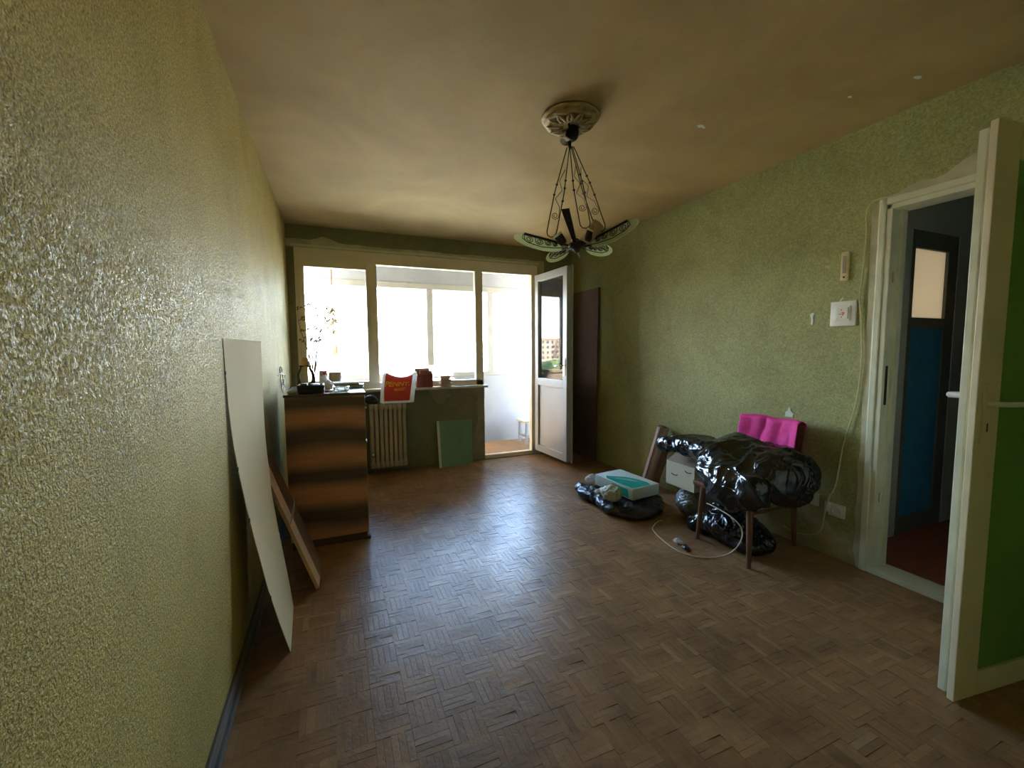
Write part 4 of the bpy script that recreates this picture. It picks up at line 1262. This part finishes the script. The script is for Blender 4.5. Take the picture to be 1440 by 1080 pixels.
for az, ln in ((82, 0.29), (12, 0.25), (-76, 0.285), (-140, 0.26), (148, 0.26)):
    rad_ = (pol(az, 1.0, 0) - pol(az, 0.0, 0)).normalized()
    el_ = 19 if abs(az) < 100 else 10
    a_ = (rad_ * cos(radians(el_)) + Vector((0, 0, 1)) * sin(radians(el_))).normalized()
    tg = Vector((0, 0, 1)).cross(rad_).normalized()
    if tg.dot(vdir) > 0:
        tg = -tg                                   # blades hang on the side the light shines through
    dn = -(Vector((0, 0, 1)) - a_ * a_.z).normalized()
    w_ = (tg * cos(radians(58)) + dn * sin(radians(58))).normalized()
    o_ = pol(az, 0.03, 1.868)
    nrm_ = a_.cross(w_).normalized()
    if nrm_.dot(vdir) < 0:
        nrm_ = -nrm_
    if az == 12:
        hw = vright * 0.013
        chobj('arm', MB().prism([o_ - hw * 0.7, o_ + hw * 0.7, o_ + a_ * ln * 0.9 + Vector((0, 0, 0.045)) + hw * 1.5, o_ + a_ * ln * 0.9 + Vector((0, 0, 0.045)) - hw * 1.5], Vector((0, 0, 0.012))), M_iron, smooth=False)
        continue
    chobj('arm', MB().tube([o_, o_ + a_ * ln * 0.5, o_ + a_ * ln * 0.92], 0.0075, 4), M_iron, smooth=False)
    gl = MB()
    def ell(s, rr):
        return o_ + a_ * (ln * 0.63 + rr * ln * 0.47 * cos(s)) + w_ * (0.030 + rr * 0.050 * sin(s))
    ring = [ell(2 * pi * q / 30, 1.0) + nrm_ * 0.006 for q in range(30)]
    gl.prism(ring, nrm_ * 0.004)
    chobj('glass_leaf', gl, M_lampglass, smooth=False)
    fl_ = MB()
    fl_.tube([o_ + w_ * 0.01, o_ + a_ * ln * 0.3 + w_ * 0.045, o_ + a_ * ln * 0.55 + w_ * 0.062, o_ + a_ * ln * 0.8 + w_ * 0.056, o_ + a_ * ln * 0.93 + w_ * 0.035, o_ + a_ * ln * 0.93 + w_ * 0.005], 0.0022, 5)
    for q, (t, r0) in enumerate(((0.80, 0.026), (0.60, 0.023), (0.43, 0.018), (0.30, 0.014))):
        c = o_ + a_ * ln * t + w_ * (r0 + 0.005)
        fl_.tube(spiral(c, a_, w_, r0, 1.8), 0.0021, 5)
        fl_.tube([c + a_ * r0, c + a_ * r0 * 1.2 - w_ * r0 * 0.8], 0.002, 5)
    chobj('filigree', fl_, M_iron)
for az, r, m in ((60, 0.085, M_iron), (-45, 0.085, M_iron), (180, 0.085, M_iron)):
    b_ = pol(az, r, 1.885)
    d_ = (pol(az, 0.6, 0) - pol(az, 0, 0)).normalized() * 0.6 + Vector((0, 0, 0.8))
    so = chobj('lamp_socket', MB().lathe([(0.0, -0.010), (0.018, -0.010), (0.022, 0.0), (0.024, 0.042), (0.018, 0.046), (0.017, 0.020), (0.0, 0.018)], b_, 18, axis=d_), M_iron)
    chobj('socket_ring', MB().lathe([(0.022, 0.044), (0.026, 0.046), (0.026, 0.052), (0.019, 0.053), (0.018, 0.046)], b_, 18, axis=d_), M_white)
b_ = pol(-52, 0.105, 1.915)
chobj('candle_sleeve', MB().lathe([(0.0, -0.055), (0.030, -0.055), (0.032, 0.0), (0.033, 0.055), (0.0, 0.055)], b_, 20, axis=(pol(-52, 0.6, 0) - pol(-52, 0, 0)) + Vector((0, 0, 0.45))), M_sleeve)

# ------------------------------------------------------------------ chair with a cloth and a full bag on it
chair = thing('chair', 'old wooden chair with round tapered legs buried under the big black bag', 'chair', (2.9, 1.92, 0.0))
SZ2 = 0.415
obj('seat', MB().box((2.625, 1.685, SZ2 - 0.035), (3.115, 2.155, SZ2), bev=0.012), M_leg, chair)
for bx_, by_, tx_, ty_ in ((2.628, 1.712, 2.665, 1.745), (2.665, 2.136, 2.680, 2.105), (3.165, 1.800, 3.085, 1.770), (3.160, 2.150, 3.085, 2.110)):
    obj('leg', MB().tube([(bx_, by_, 0.0), (bx_ * 0.5 + tx_ * 0.5, by_ * 0.5 + ty_ * 0.5, SZ2 * 0.45), (tx_, ty_, SZ2 - 0.036)], [0.013, 0.017, 0.022], 12), M_leg, chair, smooth=True)
obj('stretcher', MB().tube([(2.66, 1.745, 0.31), (3.10, 1.785, 0.29)], 0.011, 8), M_leg, chair, smooth=True)
obj('stretcher', MB().tube([(2.68, 2.108, 0.31), (3.10, 2.12, 0.29)], 0.011, 8), M_leg, chair, smooth=True)
for yy in (1.745, 2.135):
    obj('back_post', MB().tube([(3.095, yy, SZ2 - 0.02), (3.105, yy, 0.62), (3.135, yy, 0.80)], [0.016, 0.014, 0.011], 10), M_leg, chair, smooth=True)
obj('backrest', MB().grid(lambda u, v: (3.105 + 0.030 * v - 0.028 * 4 * (u - 0.5) ** 2 + 0.012, 1.725 + 0.43 * u, 0.615 + 0.195 * v), 12, 4, thick=0.012), M_leg, chair, smooth=True)
def cloth(u, v):
    """v 0..0.48 front, 0.48..0.56 over the top, then down the back"""
    y = 1.745 + 0.435 * u
    crv = -0.030 * 4 * (u - 0.5) ** 2
    fold = 0.011 * sin(8.5 * u + 0.7 + 0.5 * sin(3 * v)) + 0.006 * sin(19 * u + 5 * v) + 0.010 * noise.noise(Vector((u * 5, v * 6, 2)))
    if v < 0.48:
        t = v / 0.48
        return Vector((3.085 + 0.030 * t + crv - abs(fold) * (1.2 - 0.5 * t), y + 0.03 * (u - 0.5) * t * -0.4, 0.565 + 0.262 * t + 0.004 * sin(11 * u)))
    if v < 0.56:
        t = (v - 0.48) / 0.08
        return Vector((3.115 + crv + 0.05 * t, y - 0.006 * (u - 0.5), 0.827 + 0.010 * sin(pi * t) + 0.004 * sin(11 * u)))
    t = (v - 0.56) / 0.44
    return Vector((3.165 + crv + 0.010 * (1 - t) + abs(fold) * 0.4, y, 0.827 - 0.22 * t))
o = obj('pink_cloth', MB().grid(cloth, 56, 40), M_pink, at=(3.1, 1.95, 0.8), smooth='all')
sol = o.modifiers.new('thickness', 'SOLIDIFY')
sol.thickness = 0.002
tag(o, 'bright pink cloth folded over the backrest of the chair', 'cloth')

o = blob('black_bag', [((2.86, 1.80, 0.570), (0.24, 0.27, 0.125)), ((2.77, 1.70, 0.560), (0.19, 0.19, 0.122)), ((2.70, 1.76, 0.54), (0.15, 0.20, 0.10)), ((2.68, 1.93, 0.54), (0.13, 0.20, 0.10)), ((2.86, 2.00, 0.615), (0.19, 0.22, 0.10)),
                       ((2.74, 2.08, 0.60), (0.13, 0.17, 0.085)), ((2.86, 2.32, 0.585), (0.15, 0.26, 0.068)), ((2.77, 2.40, 0.575), (0.06, 0.20, 0.045)), ((2.79, 2.58, 0.560), (0.05, 0.06, 0.045)), ((2.545, 1.80, 0.455), (0.045, 0.18, 0.100)), ((2.56, 1.65, 0.495), (0.07, 0.09, 0.085)),
                       ((2.60, 1.86, 0.51), (0.08, 0.20, 0.08)), ((2.80, 1.595, 0.510), (0.18, 0.080, 0.105)), ((2.90, 1.62, 0.53), (0.10, 0.070, 0.09))],
         0.0095, M_bag, at=(2.83, 1.95, SZ2), amp=0.022, freq=4.2, seed=1.4, fine=0.009, wallx=3.035)
tag(o, 'huge stuffed black plastic bag lying on the chair', 'garbage bag')

# ------------------------------------------------------------------ carton, bags and wire under and beside the chair
cb = thing('cream_carton', 'cream cardboard box with two hand holes resting on the grey bag', 'carton', (2.93, 2.445, 0.245))
obj('front', MB().box((2.800, 2.305, 0.247), (2.806, 2.590, 0.430)), M_card, cb)
obj('side', MB().box((2.806, 2.305, 0.247), (3.08, 2.311, 0.430)), M_card, cb)
obj('side', MB().box((2.806, 2.584, 0.247), (3.08, 2.590, 0.430)), M_card, cb)
obj('back', MB().box((3.074, 2.311, 0.247), (3.08, 2.584, 0.430)), M_card, cb)
obj('bottom', MB().box((2.806, 2.311, 0.247), (3.074, 2.584, 0.253)), M_card, cb)
obj('inside_flap', MB().prism([(2.806, 2.31, 0.432), (2.806, 2.585, 0.432), (2.90, 2.585, 0.485), (2.90, 2.31, 0.485)], (0.003, 0, -0.003)), M_card_in, cb)
for yy, zz in ((2.50, 0.335), (2.365, 0.385)):
    obj('hand_hole', MB().tube([(2.799, yy - 0.030, zz + 0.004), (2.798, yy - 0.012, zz - 0.003), (2.798, yy + 0.012, zz - 0.003), (2.799, yy + 0.030, zz + 0.004)], 0.0035, 6), M_iron, cb)
o = blob('grey_bag', [((2.95, 2.45, 0.112), (0.135, 0.135, 0.110)), ((2.92, 2.44, 0.175), (0.09, 0.10, 0.050))], 0.010, M_graybag, at=(2.93, 2.47, 0.0), amp=0.009, freq=9, floor=0.0, seed=3.3)
tag(o, 'grey plastic bag on the floor under the cream carton', 'plastic bag')
o = blob('black_bag', [((2.86, 2.00, 0.095), (0.17, 0.20, 0.095)), ((2.83, 2.16, 0.075), (0.115, 0.12, 0.075)), ((2.84, 1.86, 0.07), (0.14, 0.12, 0.065)), ((2.88, 2.10, 0.19), (0.09, 0.10, 0.06)), ((2.745, 2.235, 0.055), (0.045, 0.05, 0.045))],
         0.008, M_bag, at=(2.84, 2.02, 0.0), amp=0.014, freq=11, floor=0.0, seed=5.1, fine=0.006)
tag(o, 'crumpled black plastic bag on the floor under the chair', 'garbage bag')
for q, (px, py, s) in enumerate(((2.49, 2.13, 0.024), (2.47, 2.04, 0.020))):
    o = blob('paper_scrap', [((px, py, 0.010), (s, s * 1.5, 0.010)), ((px + s * 0.6, py + s, 0.012), (s * 0.6, s * 0.7, 0.010))], 0.004, (M_white_bag, M_bag2)[q], at=(px, py, 0), amp=0.004, freq=30, floor=0.0, seed=q)
    tag(o, ('white plastic scrap on the floor in front of the chair legs', 'dark plastic scrap on the floor in front of the white scrap')[q], 'scrap')

flat = blob('black_bag', [((2.62, 2.88, 0.045), (0.25, 0.36, 0.05)), ((2.58, 2.64, 0.035), (0.20, 0.13, 0.042)), ((2.46, 3.08, 0.045), (0.12, 0.20, 0.045)), ((2.42, 2.78, 0.045), (0.09, 0.16, 0.045)), ((2.44, 3.24, 0.045), (0.06, 0.08, 0.045)), ((2.78, 2.82, 0.035), (0.14, 0.16, 0.045))],
            0.009, M_bag2, at=(2.6, 2.85, 0.0), amp=0.012, freq=8, floor=0.0, seed=7.7, fine=0.006)
tag(flat, 'flat limp black plastic bag spread on the floor beneath the white and teal pack', 'garbage bag')
pk2 = thing('wrapped_pack', 'white oblong wrapped pack with teal print lying on the flat black bag', 'pack', (2.66, 2.93, 0.10))
mp_ = Matrix.Translation((2.655, 2.905, 0.162)) @ Matrix.Rotation(radians(8), 4, 'Z') @ Matrix.Rotation(radians(2), 4, 'X') @ Matrix.Diagonal((1.05, 0.83, 1.0, 1.0))
obj('wrapper', MB().box((-0.145, -0.27, -0.048), (0.145, 0.27, 0.048), bev=0.014).xform(mp_), M_pack, pk2, smooth=True)
pts = [(-0.135, 0.10), (-0.10, 0.16), (-0.06, 0.12), (0.02, 0.03), (0.06, -0.08), (0.075, -0.20), (0.05, -0.255), (-0.06, -0.255), (-0.135, -0.25)]
obj('teal_print', MB().prism([(x, y, 0.0482) for x, y in pts], (0, 0, 0.0008)).xform(mp_), M_pack_teal, pk2)
obj('teal_print', MB().prism([(-0.1452, 0.02, 0.03), (-0.1452, -0.20, 0.03), (-0.1452, -0.22, -0.035), (-0.1452, -0.10, -0.035)], (-0.0008, 0, 0)).xform(mp_), M_pack_teal, pk2)
pts = [(-0.09, 0.07), (-0.05, 0.06), (0.01, -0.04), (0.03, -0.14), (0.0, -0.13), (-0.04, -0.04)]
obj('pale_print', MB().prism([(x, y, 0.0491) for x, y in pts], (0, 0, 0.0006)).xform(mp_), M_pack_teal2, pk2)
o = blob('cream_bag', [((2.405, 2.76, 0.160), (0.070, 0.090, 0.060)), ((2.40, 2.86, 0.140), (0.035, 0.05, 0.03)), ((2.39, 2.915, 0.125), (0.02, 0.035, 0.02))], 0.006, M_cream_bag, at=(2.41, 2.78, 0.08), amp=0.006, freq=20, floor=0.102, seed=6.2, fine=0.003)
tag(o, 'small knotted cream plastic bag in front of the white and teal pack', 'plastic bag')
o = blob('clear_wrap', [((2.52, 3.22, 0.145), (0.035, 0.035, 0.028)), ((2.50, 3.24, 0.125), (0.03, 0.04, 0.025))], 0.006, M_white_bag, at=(2.52, 3.22, 0.105), amp=0.006, freq=25, floor=0.108, seed=8.2)
tag(o, 'white crumpled wrapper at the far left corner of the teal pack', 'wrapper')

roll = thing('carpet_roll', 'rolled up dusty pink carpet leaning on the green wall', 'carpet roll', (3.08, 3.20, 0.0))
T0, T1 = Vector((3.090, 3.170, 0.002)), Vector((3.155, 3.015, 0.59))
axr = (T1 - T0).normalized()
ur_ = axr.orthogonal().normalized()
wr_ = axr.cross(ur_)
def rollf(u, v):
    a = u * 2 * pi * 2.4
    r = 0.056 - 0.026 * (1 - u)
    return T0.lerp(T1, v) + (ur_ * cos(a) + wr_ * sin(a)) * r + axr * (0.008 * (1 - u) * (1 if v > 0.9 else 0))
rr_o = obj('roll', MB().grid(rollf, 72, 6, thick=0.006), M_carpet, roll, smooth=True)
for vv in rr_o.data.vertices:
    pass
e0 = rollf(1, 0)
fp = Vector((-0.35, -0.9, 0)).normalized()
def flapf(u, v):
    c = T0.lerp(T1, v * 0.86) + Vector((0.01, -0.058, 0.01))
    return c + Vector((0.0, -1.0, 0.0)) * (0.055 + 0.02 * noise.noise(Vector((v * 7, 0, 3)))) * u + Vector((0.03 * u, 0, 0.004 * sin(9 * v)))
obj('loose_edge', MB().grid(flapf, 5, 20, thick=0.005), M_carpet_back, roll, smooth=True)

wire = [(2.66, 2.47, 0.006), (2.60, 2.455, 0.006), (2.54, 2.42, 0.006), (2.472, 2.358, 0.006), (2.421, 2.215, 0.006), (2.395, 2.055, 0.006), (2.415, 1.97, 0.006), (2.46, 1.918, 0.006), (2.527, 1.884, 0.006),
        (2.582, 1.84, 0.03), (2.598, 1.79, 0.08), (2.600, 1.752, 0.150), (2.600, 1.740, 0.205), (2.600, 1.762, 0.251), (2.600, 1.836, 0.282), (2.600, 1.943, 0.298), (2.602, 2.016, 0.301)]
wf = []
for i in range(len(wire) - 1):
    p0, a, b, p3 = [Vector(wire[max(0, min(len(wire) - 1, i + d))]) for d in (-1, 0, 1, 2)]
    for q in range(5):
        t = q / 5
        wf.append(0.5 * (2 * a + (b - p0) * t + (2 * p0 - 5 * a + 4 * b - p3) * t * t + (3 * a - p0 - 3 * b + p3) * t ** 3))
wire = wf
o = obj('wire_coil', MB().tube(wire, 0.0034, 6), M_wire, at=(2.635, 2.19, 0.0), smooth=True)
tag(o, 'thin pale wire looping over the floor and springing up before the chair legs', 'wire')

# ------------------------------------------------------------------ fittings on the right wall
def plate(name, label, cat, yc, zc, hw, hh, depth=0.010, m=M_white, bev=0.006):
    t = thing(name, label, cat, (W, yc, zc))
    obj('plate', MB().box((W - depth, yc - hw, zc - hh), (W + 0.002, yc + hw, zc + hh), bev=min(bev, depth * 0.45)), m, t, smooth=True)
    return t
sw = plate('light_switch', 'square white push switch with red marks beside the interior doorway', 'switch', 1.610, 1.507, 0.070, 0.074, 0.014)
obj('inner_frame', MB().box((W - 0.019, 1.568, 1.463), (W - 0.013, 1.652, 1.551), bev=0.002), M_white, sw)
obj('rocker', MB().box((W - 0.024, 1.578, 1.474), (W - 0.0185, 1.642, 1.540), bev=0.002), M_white, sw)
for yy, zz, a, b in ((1.612, 1.528, 0.003, 0.003), (1.610, 1.486, 0.003, 0.003), (1.605, 1.512, 0.006, 0.003), (1.616, 1.503, 0.010, 0.0025), (1.603, 1.500, 0.003, 0.007), (1.598, 1.508, 0.003, 0.005)):
    obj('red_mark', MB().box((W - 0.0246, yy - a, zz - b), (W - 0.0239, yy + a, zz + b)), M_redmark, sw)
tp = plate('yellowed_strip', 'narrow yellowed plastic strip screwed upright on the wall above the switch', 'plastic strip', 1.615, 1.787, 0.021, 0.084, 0.012, M_yellowed, 0.004)
obj('scale_inset', MB().box((W - 0.0135, 1.606, 1.745), (W - 0.0118, 1.624, 1.845)), M_cable_w, tp)
obj('screw', MB().lathe([(0.0, 0.0), (0.006, 0.0), (0.005, 0.003), (0.0, 0.003)], (W - 0.0122, 1.615, 1.722), 12, axis=(-1, 0, 0)), M_iron, tp)

def socket(name, label, yc, zc, sideblock, m=M_white):
    t = plate(name, label, 'socket', yc, zc, 0.046, 0.040, 0.012, m)
    obj('well', MB().lathe([(0.030, 0.0), (0.030, 0.004), (0.024, 0.005), (0.022, -0.006), (0.0, -0.006)], (W - 0.0125, yc - 0.004, zc), 20, axis=(-1, 0, 0)), m, t, smooth=True)
    for dy in (-0.011, 0.011):
        obj('pin_hole', MB().lathe([(0.0, 0.0), (0.0035, 0.0), (0.0035, 0.002), (0.0, 0.002)], (W - 0.0095, yc - 0.004 + dy, zc), 8, axis=(-1, 0, 0)), M_black, t)
    if sideblock:
        obj('junction_box', MB().box((W - 0.016, yc + 0.034, zc - 0.022), (W + 0.001, yc + 0.068, zc + 0.040), bev=0.005), m, t)
    return t
socket('wall_socket', 'white surface socket with a small box beside it low on the wall by the doorway', 1.588, 0.302, True)
socket('wall_socket', 'grimy socket low on the wall half hidden behind the black bag', 1.742, 0.333, False, M_plaster)

cab_pts = [(1.37, 2.115), (1.44, 2.118), (1.485, 2.11), (1.506, 2.06), (1.511, 1.90), (1.518, 1.70), (1.524, 1.58), (1.512, 1.45), (1.497, 1.257), (1.502, 1.10), (1.516, 0.964), (1.555, 0.78), (1.572, 0.698), (1.588, 0.55), (1.600, 0.46), (1.625, 0.372), (1.646, 0.26), (1.662, 0.154), (1.72, 0.10), (1.82, 0.075), (1.92, 0.09)]
sm_ = []
for i in range(len(cab_pts) - 1):
    a, b = cab_pts[i], cab_pts[i + 1]
    p0, p3 = cab_pts[max(0, i - 1)], cab_pts[min(len(cab_pts) - 1, i + 2)]
    for q in range(4):
        t = q / 4
        f = [0.5 * ((2 * a[c]) + (-p0[c] + b[c]) * t + (2 * p0[c] - 5 * a[c] + 4 * b[c] - p3[c]) * t * t + (-p0[c] + 3 * a[c] - 3 * b[c] + p3[c]) * t ** 3) for c in (0, 1)]
        sm_.append((W - (0.026 if f[1] < 0.40 or f[1] > 2.0 else 0.012), f[0], f[1]))
o = obj('cable', MB().tube(sm_, 0.0042, 6), M_cable, at=(W - 0.012, 1.5, 1.0), smooth=True)
tag(o, 'cream cable running down the wall beside the doorway casing to the sockets', 'cable')

# ================================================================== OUTSIDE
GZ = -16.0
M_ground = mat('ground', (0.24, 0.23, 0.15), 0.95, col2=(0.36, 0.33, 0.26), scale=0.05, detail=6)
M_block = mat('block_wall', (0.62, 0.58, 0.52), 0.9, col2=(0.55, 0.51, 0.46), scale=0.3)
M_block2 = mat('block_wall_tan', (0.58, 0.45, 0.33), 0.9, col2=(0.52, 0.40, 0.30), scale=0.3)
M_pane = mat('far_window', (0.10, 0.12, 0.14), 0.15)
M_tree = mat('tree_green', (0.10, 0.15, 0.045), 0.95, col2=(0.16, 0.21, 0.07), scale=1.2, detail=5, bump=1.0, bscale=2.5, bdist=0.4)
M_trunk = mat('tree_trunk', (0.12, 0.08, 0.05), 0.9)
struct(obj('ground', MB().box((-600, 6.5, GZ - 1), (600, 1100, GZ)), M_ground))
def block(x, y, w, d, top, m, lab, grp):
    t = thing('apartment_block', lab, 'building', (x, y, GZ), grp)
    obj('walls', MB().box((x - w / 2, y - d / 2, GZ), (x + w / 2, y + d / 2, top)), m, t)
    obj('roof_slab', MB().box((x - w / 2 - 0.4, y - d / 2 - 0.4, top), (x + w / 2 + 0.4, y + d / 2 + 0.4, top + 0.6)), m, t)
    mb = MB()
    nf = int((top - GZ) / 2.9)
    nw = int(w / 3.2)
    for f_ in range(nf):
        for c_ in range(nw):
            xx = x - w / 2 + (c_ + 0.5) * w / nw
            zz = GZ + 1.0 + f_ * 2.9
            mb.box((xx - 0.75, y - d / 2 - 0.06, zz), (xx + 0.75, y - d / 2 + 0.05, zz + 1.4))
    o = obj('windows', mb, M_pane, t)
    o['kind'] = 'stuff'
    if x < 5:
        mb = MB()
        for f_ in range(nf):
            mb.box((x - w / 2 + 2, y - d / 2 - 1.2, GZ + 0.5 + f_ * 2.9), (x - w / 2 + 6, y - d / 2, GZ + 1.4 + f_ * 2.9))
        obj('balconies', mb, m, t)['kind'] = 'stuff'
block(-2, 70, 30, 12, 4.5, M_block, 'pale apartment block straight across from the left window pane', None)
for q, (x, y, w, top, m, lab) in enumerate(((-74, 165, 30, 4.5, M_block2, 'sunlit tan apartment block mirrored in the balcony door glass'), (-125, 205, 36, 7.5, M_block2, 'farther tan apartment block left of the mirrored one'), (-40, 190, 24, 3.5, M_block, 'low pale apartment block right of the mirrored tan one'),
                                       (45, 180, 40, 5, M_block, 'pale apartment block beyond the balcony door opening'))):
    block(x, y, w, 14, top, m, lab, None)
for q, (x, y) in enumerate(((-30, 52), (-22, 46), (-38, 60), (-46, 70), (-15, 40), (-54, 82), (14, 48), (24, 56))):
    hgt = random.uniform(14.5, 17.5)
    t = thing('tree', 'leafy green tree standing between the house and the far blocks', 'tree', (x, y, GZ), 'trees outside')
    obj('trunk', MB().tube([(x, y, GZ), (x + 0.2, y, GZ + hgt * 0.6)], [0.3, 0.18], 7), M_trunk, t)
    bm = bmesh.new()
    for k in range(5):
        g = bmesh.ops.create_icosphere(bm, subdivisions=3, radius=1.0)
        c = Vector((x + random.uniform(-1.6, 1.6), y + random.uniform(-1.6, 1.6), GZ + hgt * random.uniform(0.55, 0.85)))
        r = random.uniform(1.6, 2.4)
        for v in g['verts']:
            p = v.co * r
            p *= 1.0 + 0.25 * noise.noise(p * 1.3 + c)
            v.co = c + p
    mb = MB()
    bm.verts.index_update()
    mb.add([v.co.copy() for v in bm.verts], [tuple(v.index for v in f.verts) for f in bm.faces])
    bm.free()
    obj('crown', mb, M_tree, t, smooth='all')
